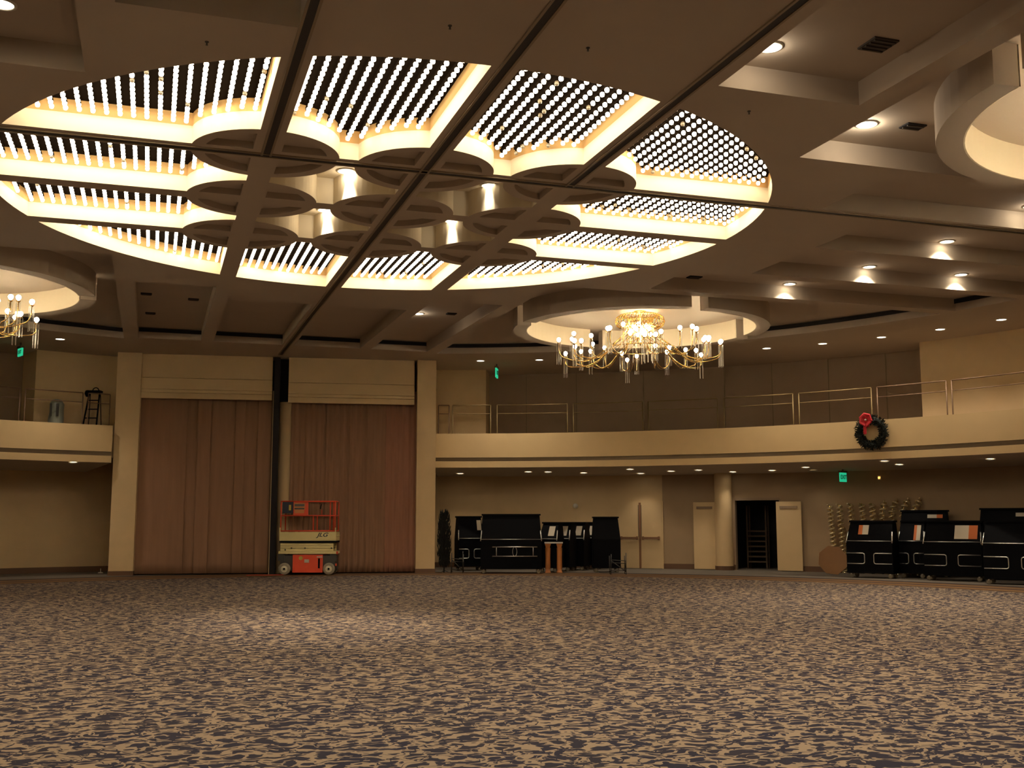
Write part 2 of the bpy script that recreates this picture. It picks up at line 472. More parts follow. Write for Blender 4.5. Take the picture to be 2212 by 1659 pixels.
balcony(AZ_E, azR, 'right'); balcony(azL, AZ_W, 'left')

# ---- lower round wall with the storage doorway
zD = 2.28
da0 = az(at_r(1686, 1150, RW)); da1 = az(at_r(1588, 1150, RW))
def arc_wall(R, a0, a1, z0, z1, n, name, m, thick=0.15):
    mb = MB(); mb.arc_ring([(R, z0), (R + thick, z0), (R + thick, z1), (R, z1)], a0, a1, n)
    return mb.build(name, m)
dm1 = az(at_r(1432, 1150, RW))
wl = struct(arc_wall(RW, dm1, 2*PI - 0.25, 0.0, ZC, 110, 'wall_left', 'wall_vinyl'))
struct(arc_wall(RW, da1, dm1, 0.0, ZC, 12, 'wall_center', 'wall_lower_dark'))
wr = struct(arc_wall(RW, -0.25, da0, 0.0, ZC, 40, 'wall_right', 'wall_lower_dark'))
wb = arc_wall(RW, da0, da1, zD, ZC, 4, 'wall_lintel', 'wall_lower_dark'); struct(wb)
for nm, a0, a1, n in (('baseboard_left', da1, 2*PI - 0.25, 110), ('baseboard_right', -0.25, da0, 40)):
    mb = MB(); mb.arc_ring([(RW - 0.02, 0), (RW + 0.01, 0), (RW + 0.01, 0.17), (RW - 0.02, 0.17)], a0, a1, n); struct(mb.build(nm, 'base_brown'))
# ---- upper back wall: dark recessed runs and pale projecting piers
def pier(pa, pb, R, m, name):
    a0, a1 = sorted((az(at_r(pa, 830, R)), az(at_r(pb, 830, R))))
    mb = MB(); mb.arc_ring([(R, 3.5), (RW + 0.1, 3.5), (RW + 0.1, ZC + 0.01), (R, ZC + 0.01)], a0, a1, 12); return struct(mb.build(name, m))
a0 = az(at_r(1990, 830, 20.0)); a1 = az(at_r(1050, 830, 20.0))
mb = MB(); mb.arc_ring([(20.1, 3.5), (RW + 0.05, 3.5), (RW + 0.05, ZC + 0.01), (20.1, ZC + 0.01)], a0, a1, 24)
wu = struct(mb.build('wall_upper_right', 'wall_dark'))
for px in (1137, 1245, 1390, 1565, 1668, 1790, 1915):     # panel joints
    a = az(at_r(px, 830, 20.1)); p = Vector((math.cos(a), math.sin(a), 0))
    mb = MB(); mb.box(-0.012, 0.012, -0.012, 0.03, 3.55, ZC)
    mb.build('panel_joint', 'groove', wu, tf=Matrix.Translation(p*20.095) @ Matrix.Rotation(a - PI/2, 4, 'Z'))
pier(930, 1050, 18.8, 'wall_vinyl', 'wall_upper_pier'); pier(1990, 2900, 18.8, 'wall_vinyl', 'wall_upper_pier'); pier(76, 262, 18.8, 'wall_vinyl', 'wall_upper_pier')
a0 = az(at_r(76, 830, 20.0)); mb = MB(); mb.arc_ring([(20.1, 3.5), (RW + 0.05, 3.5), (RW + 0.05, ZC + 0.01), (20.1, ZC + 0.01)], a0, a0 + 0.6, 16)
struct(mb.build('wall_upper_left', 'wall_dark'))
# ---- round column under the balcony
cp = at(1569.5, 1232, 0); cp = Vector((cp.x, cp.y, 0)) + AHEAD*0.28
mb = MB(); mb.lathe([(0.285, 0.13), (0.285, 3.25)], 32)
oc = struct(mb.build('wall_round_column', 'wall_vinyl', smooth=True)); oc.location = cp
mb = MB(); mb.lathe([(0.31, 0), (0.31, 0.13), (0.28, 0.135)], 32); mb.build('column_base', 'base_brown', oc)

ORD = ['first', 'second', 'third', 'fourth', 'fifth', 'sixth', 'seventh', 'eighth', 'ninth', 'tenth', 'eleventh', 'twelfth', 'thirteenth', 'fourteenth']
# ================================================================= BULB BAYS
def bulb_mesh():
    mb = MB(); r = 0.0305
    prof = [(0.014, 0.066), (0.014, 0.029), (0.028, 0.018), (r, -0.002), (0.024, -0.024), (0.001, -0.034)]
    mb.lathe(prof[::-1], 7); mb.m = [1 if q % 5 == 4 else 0 for q in range(35)]; return mb
bm_lit = bulb_mesh().mesh('bulb', ['bulb_light', 'bay_back'], True)
bm_dead = bulb_mesh().mesh('bulb', ['glass_dead', 'bay_back'], True)
ZB = ZC + 0.25
DXB, DYB = 0.165, 0.150
def inside(poly, x, y, e=0.05):
    n = len(poly)
    for i in range(n):
        p, q = poly[i], poly[(i + 1) % n]; dx, dy = q[0] - p[0], q[1] - p[1]; l = math.hypot(dx, dy)
        if l < 1e-9: continue
        if (dx*(y - p[1]) - dy*(x - p[0]))/l < e: return False
    return True
def in_disc(x, y, e=0.05):
    ix, iy = round(max(-1, min(1, x/S)))*S, round(max(-1, min(1, y/S)))*S
    return math.hypot(x - ix, y - iy) < RD + e
bay_bulbs = []
for (i, j, poly) in bays:
    L_ = []
    xs0 = -S - B if i == 0 else (S + B if i == 3 else I4[i][0]); sgn = -1 if i == 0 else 1
    k0 = int(RO/DXB) + 2
    for a in range(k0):
        x = xs0 + sgn*(a + 0.5)*DXB
        for b in range(-42, 43):
            y = b*DYB
            if inside(poly, x, y) and not in_disc(x, y): L_.append((x, y))
    bay_bulbs.append(L_)
rank = []
for k, (i, j, poly) in enumerate(bays):
    for q, (x, y) in enumerate(bay_bulbs[k]):
        P = Vector((x, y, ZB)); d = P - CAM; t = (ZC - CAM.z)/d.z; o = CAM + d*t
        dep = d.dot(FWD); u = W/2 + F*d.dot(RIGHT)/dep
        vis = inside(poly, o.x, o.y, 0) and not in_disc(o.x, o.y, 0) and 0 < u < W
        if vis: rank.append((d.length, k, q))
rank.sort(); single = {(k, q) for _, k, q in rank[:300]}
side_of = {0: 'away from the wreath', 3: 'toward the wreathed balcony'}
rng = random.Random(3)
for k, (i, j, poly) in enumerate(bays):
    if i in (0, 3) and j in (0, 3):
        lab = 'pointed corner bay of bare ceiling bulbs, %s, %s' % ('wreath side' if i == 3 else 'ladder side', 'near the curtains' if j == 3 else 'far from the curtains'); grp = 'corner bulb bays'
    else:
        sd = 'facing the brown curtains' if j == 3 else 'opposite the brown curtains' if j == 0 else 'facing the wreathed balcony' if i == 3 else 'on the ladder side'
        sub = ('ladder half' if i == 1 else 'wreath half') if j in (0, 3) else ('curtain half' if j == 2 else 'half away from curtains')
        lab = 'bay of bare ceiling bulbs, %s, %s' % (sd, sub); grp = 'bulb bays ' + sd
    cx = sum(p[0] for p in poly)/len(poly); cy = sum(p[1] for p in poly)/len(poly)
    root = thing('bulb_bay', lab, 'ceiling light', (cx, cy, ZC), group=grp)
    loc = [(x - cx, y - cy) for x, y in poly]; n = len(loc)
    zm = 0.24; zt = ZT - ZC
    def walls(z0, z1):
        mb = MB(); mb.add([(x, y, z0) for x, y in loc] + [(x, y, z1) for x, y in loc], [((a+1) % n, a, n + a, n + (a+1) % n) for a in range(n)]); return mb
    walls(0, zm).build('side_board', 'ceiling_paint_lit', root)
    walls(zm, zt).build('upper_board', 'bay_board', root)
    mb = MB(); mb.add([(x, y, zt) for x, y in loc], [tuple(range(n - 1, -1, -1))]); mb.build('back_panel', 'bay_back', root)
    for x in sorted({round(x, 4) for x, y in bay_bulbs[k]}):
        ys = [y for x2, y in bay_bulbs[k] if abs(x2 - x) < 1e-3]
        mb = MB(); mb.box(x - cx - 0.016, x - cx + 0.016, min(ys) - cy - 0.05, max(ys) - cy + 0.05, ZB - ZC + 0.065, ZB - ZC + 0.10)
        for yh in (min(ys), max(ys)): mb.box(x - cx - 0.006, x - cx + 0.006, yh - cy - 0.006, yh - cy + 0.006, ZB - ZC + 0.10, zt)
        mb.build('lamp_channel', 'bay_back', root)
    rest = MB(); proto = bulb_mesh(); nv = len(proto.v)
    for q, (x, y) in enumerate(bay_bulbs[k]):
        dead = rng.random() < 0.035
        if (k, q) in single:
            o = link('bulb', bm_dead if dead else bm_lit, root, (x - cx, y - cy, ZB - ZC))
        else:
            rest.add([(v[0] + x - cx, v[1] + y - cy, v[2] + ZB - ZC) for v in proto.v], proto.f)
            rest.m[-len(proto.f):] = [2 if m_ else (1 if dead else 0) for m_ in proto.m]
    o = rest.build('bulb_rows', ['bulb_light', 'glass_dead', 'bay_back'], root, smooth=True); o['kind'] = 'stuff'

# ================================================================= DOWNLIGHTS
def dl_meshes(r):
    a = MB(); a.lathe([(r*1.32, 0.0), (r*1.30, -0.012), (r*1.05, -0.016), (r, -0.006)], 20)
    b = MB(); b.add([(r*math.cos(2*PI*i/20), r*math.sin(2*PI*i/20), -0.006) for i in range(20)], [tuple(range(19, -1, -1))])
    return a.mesh('trim', 'white_trim', True), b.mesh('lens', 'lens_light'), b.mesh('lens', 'lens_dim')
DLB, DLS = dl_meshes(0.115), dl_meshes(0.095)
def downlight(p, big_, energy, label, group, dim=False, size=110, glow=0):
    ms = DLB if big_ else DLS
    r = thing('downlight', label, 'downlight', p, group=group)
    link('trim', ms[0], r); link('lens', ms[2] if dim else ms[1], r)
    if energy: spot(r, energy, size)
    if glow:
        l = bpy.data.lights.new('lamp', 'POINT'); l.energy = glow; l.color = WARM; l.shadow_soft_size = 0.05
        o = bpy.data.objects.new('lamp', l); COL.objects.link(o); o.parent = r; o.location = (0, 0, -0.07)
    return r
def in_poly(poly, x, y): return inside(poly, x, y, 0.02)
def wall_gap(x, y):
    best = 9.0
    for c in cof:
        if not in_poly(c, x, y): continue
        for i in range(len(c)):
            p, q = c[i], c[(i + 1) % len(c)]; dx, dy = q[0] - p[0], q[1] - p[1]; l = math.hypot(dx, dy)
            if l > 1e-6: best = min(best, abs(dx*(y - p[1]) - dy*(x - p[0]))/l)
    return best
def ceiling_point(px, py):
    p = at(px, py, ZCO)
    for q in (Vector((0, 0, 0)), Vector((0, -0.36, 0)), Vector((-0.1, -0.26, 0))):
        if any(in_poly(c, p.x + q.x, p.y + q.y) for c in cof):
            r = p + q
            for _ in range(8):
                if wall_gap(r.x, r.y) < 0.17 and any(in_poly(c, r.x, r.y - 0.02) for c in cof): r.y -= 0.025
            return r, 'coffer'
    return at(px, py, ZC), 'flat'
for px, py in ((1663, 101), (1872, 268), (2195, 457), (2038, 524), (1878, 576), (2069, 595), (1687, 620), (904, 677)):
    p, k = ceiling_point(px, py)
    lab = 'round recessed downlight glowing inside a ceiling coffer' if k == 'coffer' else 'round recessed downlight in the flat ceiling between coffers'
    lab = {1663: 'large recessed downlight in the coffer with the square air vent', 1872: 'recessed downlight beside the small vent next to the chandelier ring',
           904: 'recessed downlight in the coffer before the right stage column', 1687: 'recessed downlight in the coffer next to the far chandelier ring'}.get(px, lab)
    downlight(p, True, SPOT_HI, lab, 'downlights in the coffers' if k == 'coffer' else 'downlights between the coffers', glow=14*min(1.0, wall_gap(p.x, p.y)/0.6)**2 if k == 'coffer' else 5)
for n_, (px, py) in enumerate(((1038, 779), (1165, 777), (1656, 752), (1777, 742), (1904, 728), (2031, 711), (2163, 690), (130, 732))):
    downlight(at(px, py, ZC), True, SPOT_HI*0.45, 'downlight in the ceiling rim above the ladder balcony' if px < 500 else 'downlight in the ceiling rim over the balcony, %s along from the right stage column' % ORD[n_], 'downlights in the ceiling rim')
p, k = ceiling_point(4, 8); downlight(p, True, SPOT_HI, 'round downlight by the ladder-side coffer at the hall end away from the curtains', 'downlights between the coffers')
for x, y in ((-9.0, 2.9), (-11.5, -3.3), (3.2, -10.5), (-3.2, -9.5), (1.1, -12.5), (-9.5, -1.0)):
    downlight((x, y, ZCO), True, SPOT_HI, 'round recessed downlight glowing inside a ceiling coffer', 'downlights in the coffers')
for px, py in ((748, 369), (1057, 400), (703, 453), (977, 477)):
    downlight(at(px, py, ZT), True, 1000, 'downlight in the four-pointed recess between discs, %s side, %s' % ('ladder' if px in (748, 703) else 'wreath', 'near the curtains' if py > 420 else 'far from the curtains'), 'downlights between the discs', size=50, glow=4)
def soffit_z(p):
    r = math.hypot(p.x, p.y); return ZS0 + (ZS1 - ZS0)*(r - RF - 0.02)/(RW + 0.38 - RF)
SO = 0
for px, py, dim in ((168, 997, 0), (994, 1017, 0), (1141, 1020, 0), (1184, 1015, 0), (1261, 1023, 0), (1361, 1011, 0), (1395, 1025, 0), (1450, 1020, 0), (1509, 1014, 0),
                    (1601, 1022, 0), (1668, 1017, 0), (1741, 1010, 0), (1780, 1018, 1), (1911, 995, 0), (1943, 1005, 0), (2140, 989, 0)):
    z = 3.2
    for _ in range(6):
        p = at(px, py, z)
        r = math.hypot(p.x, p.y)
        if r > RW - 0.7: p = Vector((p.x*(RW - 0.7)/r, p.y*(RW - 0.7)/r, p.z))
        if r < RF + 0.2: p = Vector((p.x*(RF + 0.2)/r, p.y*(RF + 0.2)/r, p.z))
        z = soffit_z(p)
    p.z = z - 0.004
    if dim: downlight(p, False, 12, 'dim yellowish downlight under the balcony beside the green exit sign', 'dim downlight', True)
    else:
        lab = 'small bright downlight under the balcony with the ladder' if px < 400 else 'small downlight under the wreath balcony, %s along from the right stage column' % ORD[SO]
        SO += px > 400
        downlight(p, False, SPOT_LO, lab, 'downlights under the balcony', size=95)

# ---- air diffusers and sprinklers
def diffuser(px, py, w, d, label):
    p, k = ceiling_point(px, py); r = thing('air_diffuser', label, 'air vent', p, group='ceiling air vents')
    mb = MB(); mb.box(-w/2, w/2, -d/2, d/2, -0.02, 0); mb.build('frame', 'vent' if w > 0.305 else 'dark_gap', r)
    n = max(2, int(d/0.07))
    for i in range(n):
        y = -d/2 + (i + 0.5)*d/n; m_ = MB(); m_.box(-w/2 + 0.02, w/2 - 0.02, y - 0.012, y + 0.012, -0.035, -0.02); m_.build('louvre', 'vent', r)
for px, py, w, d, l in ((1897, 95, 0.32, 0.32, 'square dark air vent in the coffer beside the large downlight'), (1972, 272, 0.30, 0.20, 'small dark rectangular vent beside the chandelier ring'),
                        (316, 634, 0.25, 0.18, 'small dark slot vent in the coffer before the left stage column'), (325, 676, 0.25, 0.18, 'small dark slot vent in the coffer before the left stage column'),
                        (418, 646, 0.25, 0.18, 'small dark slot vent in the coffer before the left stage column'), (975, 677, 0.25, 0.18, 'small dark vent beside the downlight near the stage'),
                        (1500, 598, 0.3, 0.2, 'small dark vent in flat ceiling before the far chandelier')):
    diffuser(px, py, w, d, l)
for px, py in ((447, 90), (972, 55), (1270, 103), (1618, 240), (1740, 590)):
    p, k = ceiling_point(px, py); r = thing('sprinkler_head', 'tiny dark sprinkler head on the brown ceiling', 'sprinkler', p, group='ceiling sprinklers')
    mb = MB(); mb.lathe([(0.022, 0), (0.022, -0.008), (0.008, -0.01), (0.008, -0.035), (0.001, -0.035)], 10); mb.build('body', 'steel_dark', r)
    mb = MB(); mb.lathe([(0.001, -0.036), (0.014, -0.036), (0.014, -0.039), (0.001, -0.039)], 10); mb.build('deflector', 'steel_dark', r)

# ================================================================= CHANDELIERS
def bez(p0, p1, p2, p3, n=10):
    out = []
    for i in range(n + 1):
        t = i/n; u = 1 - t
        out.append(tuple(u**3*a + 3*u*u*t*b + 3*u*t*t*c + t**3*d for a, b, c, d in zip(p0, p1, p2, p3)))
    return out
def strand_mesh(L_):
    mb = MB(); n = int(L_/0.026); r = 0.012
    for i in range(n):
        z = -i*0.026
        mb.add([(0, 0, z), (r, 0, z - 0.012), (0, r, z - 0.012), (-r, 0, z - 0.012), (0, -r, z - 0.012), (0, 0, z - 0.024)],
               [(0, 1, 2), (0, 2, 3), (0, 3, 4), (0, 4, 1), (5, 2, 1), (5, 3, 2), (5, 4, 3), (5, 1, 4)])
    return mb.mesh('crystal_strand', 'crystal')
def chandelier():
    r = thing('chandelier', '', 'chandelier')
    z0 = -ZCO                                      # local z = room z - ZCO
    Z = lambda z: z + z0
    mb = MB(); mb.lathe([(0.001, 0), (0.16, 0), (0.15, -0.03), (0.03, -0.05), (0.03, Z(6.1)), (0.06, Z(6.08)), (0.001, Z(6.0))], 14); mb.build('stem', 'brass', r, True)
    crown = MB()
    for k in range(40):                           # looped wire crown
        a = 2*PI*k/40; ca, sa = math.cos(a), math.sin(a); P = []
        for q in range(10):
            t = 2*PI*q/10; rr = 0.47 + 0.16*math.cos(t); zz = Z(6.63) + 0.16*math.sin(t); P.append((rr*ca - 0.04*math.sin(t)*sa, rr*sa + 0.04*math.sin(t)*ca, zz))
        crown.tube(P, 0.009, 4, True)
    for rr, zz in ((0.47, 6.79), (0.36, 6.5), (0.62, 6.63)):
        crown.tube([(rr*math.cos(2*PI*q/32), rr*math.sin(2*PI*q/32), Z(zz)) for q in range(32)], 0.014, 5, True)
    crown.build('crown', 'brass', r, True)
    lat = MB()
    for k in range(18):                           # crossing wires flaring to the hoop
        for s in (-1, 1):
            P = []
            for q in range(7):
                t = q/6; a = 2*PI*k/18 + s*t*0.55; rr = 0.34 + 0.55*t**1.6; P.append((rr*math.cos(a), rr*math.sin(a), Z(6.48 - 0.55*t)))
            lat.tube(P, 0.008, 4)
    lat.tube([(0.89*math.cos(2*PI*q/40), 0.89*math.sin(2*PI*q/40), Z(5.93)) for q in range(40)], 0.014, 5, True)
    lat.build('wire_basket', 'brass', r, True)
    bulb = MB(); rb = 0.055; bulb.lathe([(0.001, rb), (rb*0.7, rb*0.7), (rb, 0), (rb*0.75, -rb*0.66), (0.018, -rb*1.05), (0.016, -rb*1.6)], 10); bmsh = bulb.mesh('bulb', 'chandelier_light', True)
    cup = MB(); cup.lathe([(0.012, -0.20), (0.012, -0.03), (0.045, 0.0), (0.045, 0.012), (0.001, 0.012)], 10); cmsh = cup.mesh('candle_cup', 'brass', True)
    sl, ss = strand_mesh(0.56), strand_mesh(0.44)
    rg = random.Random(5)
    for k in range(12):
        a = 2*PI*(k + 0.5)/12; ca, sa = math.cos(a), math.sin(a)
        P = lambda rr, off, z: (rr*ca - off*sa, rr*sa + off*ca, Z(z))
        up = 0.16 if k % 2 else -0.03
        for q, (ro, off, dz) in enumerate(((2.08, 0.0, 0.0), (1.72, 0.20, 0.13), (1.72, -0.20, 0.06))):
            zc_ = 5.90 + up + dz
            path = bez(P(0.87, 0, 5.95), P(1.15, off*0.2, 5.62), P(1.5, off*0.5, 5.52), P(ro - 0.16, off*0.9, 5.60 + up*0.5), 9)
            path += bez(P(ro - 0.16, off*0.9, 5.60 + up*0.5), P(ro - 0.02, off, 5.63 + up*0.5), P(ro, off, 5.70 + up), P(ro, off, zc_ - 0.10), 6)[1:]
            mb = MB(); mb.tube(path, 0.012, 5); mb.build('arm', 'brass', r, True)
            c_ = P(ro, off, zc_); link('candle_cup', cmsh, r, c_)
            link('bulb', bmsh, r, (c_[0], c_[1], c_[2] + 0.085))
            for w in range(4):
                b_ = a + 2*PI*w/4; link('crystal_strand', sl if q == 0 else ss, r, (c_[0] + 0.05*math.cos(b_), c_[1] + 0.05*math.sin(b_), c_[2] - 0.01))
    for k in range(12):
        a = 2*PI*k/12; rr = 0.16 if k % 2 else 0.28
        c_ = (rr*math.cos(a), rr*math.sin(a), Z(6.24 + 0.10*(k % 3)))
        link('candle_cup', cmsh, r, c_); link('bulb', bmsh, r, (c_[0], c_[1], c_[2] + 0.085))
        link('crystal_strand', sl, r, (c_[0]*1.2, c_[1]*1.2, Z(6.12)))
    return r
ch0 = chandelier()
labs = ['large brass chandelier with crystal strands hanging before the balcony with the wreath', 'brass chandelier with crystal strands in the ceiling ring beside the left stage column',
        'brass chandelier in the large ceiling ring beside the square air vent', 'brass chandelier in the ceiling ring farthest from the wreath']
for k, c in enumerate(CH):
    o = ch0 if k == 0 else copy_tree(ch0)
    o.location = (c[0], c[1], ZCO); o['label'] = labs[k]; o['group'] = 'brass chandeliers'

# ================================================================= STAGE CURTAINS
def sxz(px, py, back): return st(px, py, back)
def drape(x0, x1, y, z0, z1, folds, amp, seed, lean=0.0):
    rg = random.Random(seed); n = max(8, int((x1 - x0)/0.035)); mb = MB(); ph = rg.uniform(0, 6)
    def yy(x, z):
        t = (x - x0)/(x1 - x0)
        return y + amp*math.sin(2*PI*folds*t + ph + 0.25*math.sin(5*t)) + 0.35*amp*math.sin(2*PI*folds*2.3*t + 1.7*ph) + lean*(1 - z/z1)
    zs = [z0, z0 + 0.3, (z0 + z1)/2, z1]; vs = []
    for i in range(n + 1):
        x = x0 + (x1 - x0)*i/n
        for z in zs: vs.append((x, yy(x, z)*1.0, z))
        for z in zs: vs.append((x, yy(x, z) + 0.02, z))
    k = 2*len(zs); fs = []
    for i in range(n):
        for q in range(len(zs) - 1):
            fs.append((i*k + q, (i+1)*k + q, (i+1)*k + q + 1, i*k + q + 1))
            fs.append((i*k + 4 + q + 1, (i+1)*k + 4 + q + 1, (i+1)*k + 4 + q, i*k + 4 + q))
        fs.append((i*k, i*k + 4, (i+1)*k + 4, (i+1)*k)); fs.append((i*k + 3, (i+1)*k + 3, (i+1)*k + 7, i*k + 7))
    fs += [(0, 1, 2, 3, 7, 6, 5, 4), tuple(n*k + q for q in (4, 5, 6, 7, 3, 2, 1, 0))]
    mb.add(vs, fs); return mb
PBACK = 0.25
ztopL = st(450, 850, PBACK)[1]; ztopR = st(760, 860, PBACK)[1]
seamsL = [297, 401, 426, 453, 507, 527, 556, 584]
rootL = thing('stage_curtain', 'flat brown stage curtain of wide panels beside the left column', 'curtain', SL, srot, 'stage curtains')
for a, b in zip(seamsL, seamsL[1:]):
    i = seamsL.index(a)
    drape(st(a, 1000, PBACK)[0] - 0.02, st(b, 1000, PBACK)[0] + 0.01, PBACK + 0.06*(i % 2), 0.03, ztopL + 0.25, max(0.5, (b - a)/60), 0.012, i, 0.0).build('curtain_panel', 'curtain', rootL, True)
seamsR = [628, 656, 705, 748, 793, 832, 900]
rootR = thing('stage_curtain', 'pleated brown stage curtain behind the orange scissor lift', 'curtain', SL, srot, 'stage curtains')
for a, b in zip(seamsR, seamsR[1:]):
    i = seamsR.index(a)
    drape(st(a, 1000, PBACK)[0] - 0.02, st(b, 1000, PBACK)[0] + 0.02, PBACK + 0.04*(i % 2), 0.03, ztopR + 0.25, max(2, (b - a)/11), 0.030, 20 + i).build('curtain_panel', 'curtain_red' if a == 832 else 'curtain', rootR, True)
# pale header panels above the drapes
for k, (a, b, ya, lab) in enumerate(((303.5, 589, 862, 'pale beige header panel above the flat brown curtain'), (624, 896, 872, 'pale beige header panel above the pleated brown curtain'))):
    x0, x1 = st(a, 800, 0.08)[0], st(b, 800, 0.08)[0]; zb = st((a + b)/2, ya, 0.08)[1]
    r = thing('header_panel', lab, 'panel', SL + tdir*x0, srot, 'curtain header panels')
    wdt = x1 - x0; zl = [zb, zb + 0.17, zb + 0.27, zb + 0.62, ZC - 0.005]
    for i in range(4):
        mb = MB(); mb.box(0, wdt, 0.08 + (0.0 if i == 0 else 0.02*i), 0.20, zl[i] + (0.012 if i else 0), zl[i+1]); mb.build('fold', 'wall_vinyl', r)
# dark slot and pale pillar between the two curtains
px0, px1 = st(588, 1000, 0.1)[0], st(600, 1000, 0.1)[0]
r = thing('track_post', 'narrow black vertical post between the two stage curtains', 'post', SL + tdir*px0, srot)
mb = MB(); mb.box(0, px1 - px0, 0.02, 0.5, 0, ZC - 0.03); mb.build('post', 'dark_gap', r)
mb = MB(); mb.box(-0.028, -0.006, 0.06, 0.10, 0, ztopL + 0.1); mb.build('edge_strip', 'wall_vinyl', r)
q0, q1 = st(600, 1000, 0.3)[0], st(640, 1000, 0.3)[0]; zq = st(620, 868, 0.3)[1]
mb = MB(); mb.lathe([(0.30, 0.0), (0.30, zq)], 28); mb.add([(0, 0, zq)], [])
o = struct(mb.build('wall_stage_pillar', 'wall_vinyl', smooth=True)); pp = SL + tdir*(q0 + 0.28) - ndir*0.62; o.location = pp
mb = MB(); mb.box(q0, st(624, 820, 0.3)[0] + 0.05, 0.6, 0.7, zq, ZC); struct(mb.build('wall_stage_gap', 'dark_gap', tf=STF))

# ================================================================= BALCONY RAILINGS
def railing(pa, pb, m, label, group):
    R = RF + 0.24; a0, a1 = az(at_r(pa, 900, R)), az(at_r(pb, 900, R)); am = (a0 + a1)/2
    root = thing('balcony_railing', label, 'railing', (R*math.cos(am), R*math.sin(am), 3.55), group=group)
    def pt(a, z): return (R*math.cos(a) - root.location.x, R*math.sin(a) - root.location.y, z - 3.55)
    n = 8; zt_, zm_ = 5.31, 5.03
    mb = MB(); mb.tube([pt(a0 + (a1 - a0)*i/n, zt_) for i in range(n + 1)], 0.018, 6); mb.build('top_rail', m, root, True)
    mb = MB(); mb.tube([pt(a0 + (a1 - a0)*i/n, zm_) for i in range(n + 1)], 0.013, 6); mb.build('mid_rail', m, root, True)
    for a in (a0, a1):
        mb = MB(); mb.bar(pt(a, 3.55), pt(a, zt_), 0.017, 6); mb.build('post', m, root, True)
gR, gL = 'railings on the balcony with the wreath', 'railings on the balcony with the ladder'
for n_, (a, b, m) in enumerate(((947, 970, 'rail_dark'), (978, 1060, 'rail_gold'), (1074, 1226, 'rail_gold'), (1239, 1388, 'rail_gold'), (1401, 1550, 'rail_gold'), (1564, 1714, 'rail_gold'), (1727, 1884, 'rail_gold'), (1897, 2047, 'rail_dark'), (2059, 2235, 'rail_dark'), (2248, 2420, 'rail_dark'))):
    lab = 'thin %s balcony railing frame, %s along from the right stage column' % ('gold' if m == 'rail_gold' else 'dark', ORD[n_])
    railing(a, b, m, lab, gR)
for a, b, l_ in ((-120, 40, 'under the hanging exit sign'), (52, 177, 'before the bluish bundle'), (189, 236, 'before the ladder and stage column')): railing(a, b, 'rail_dark', 'thin balcony railing frame ' + l_, gL)

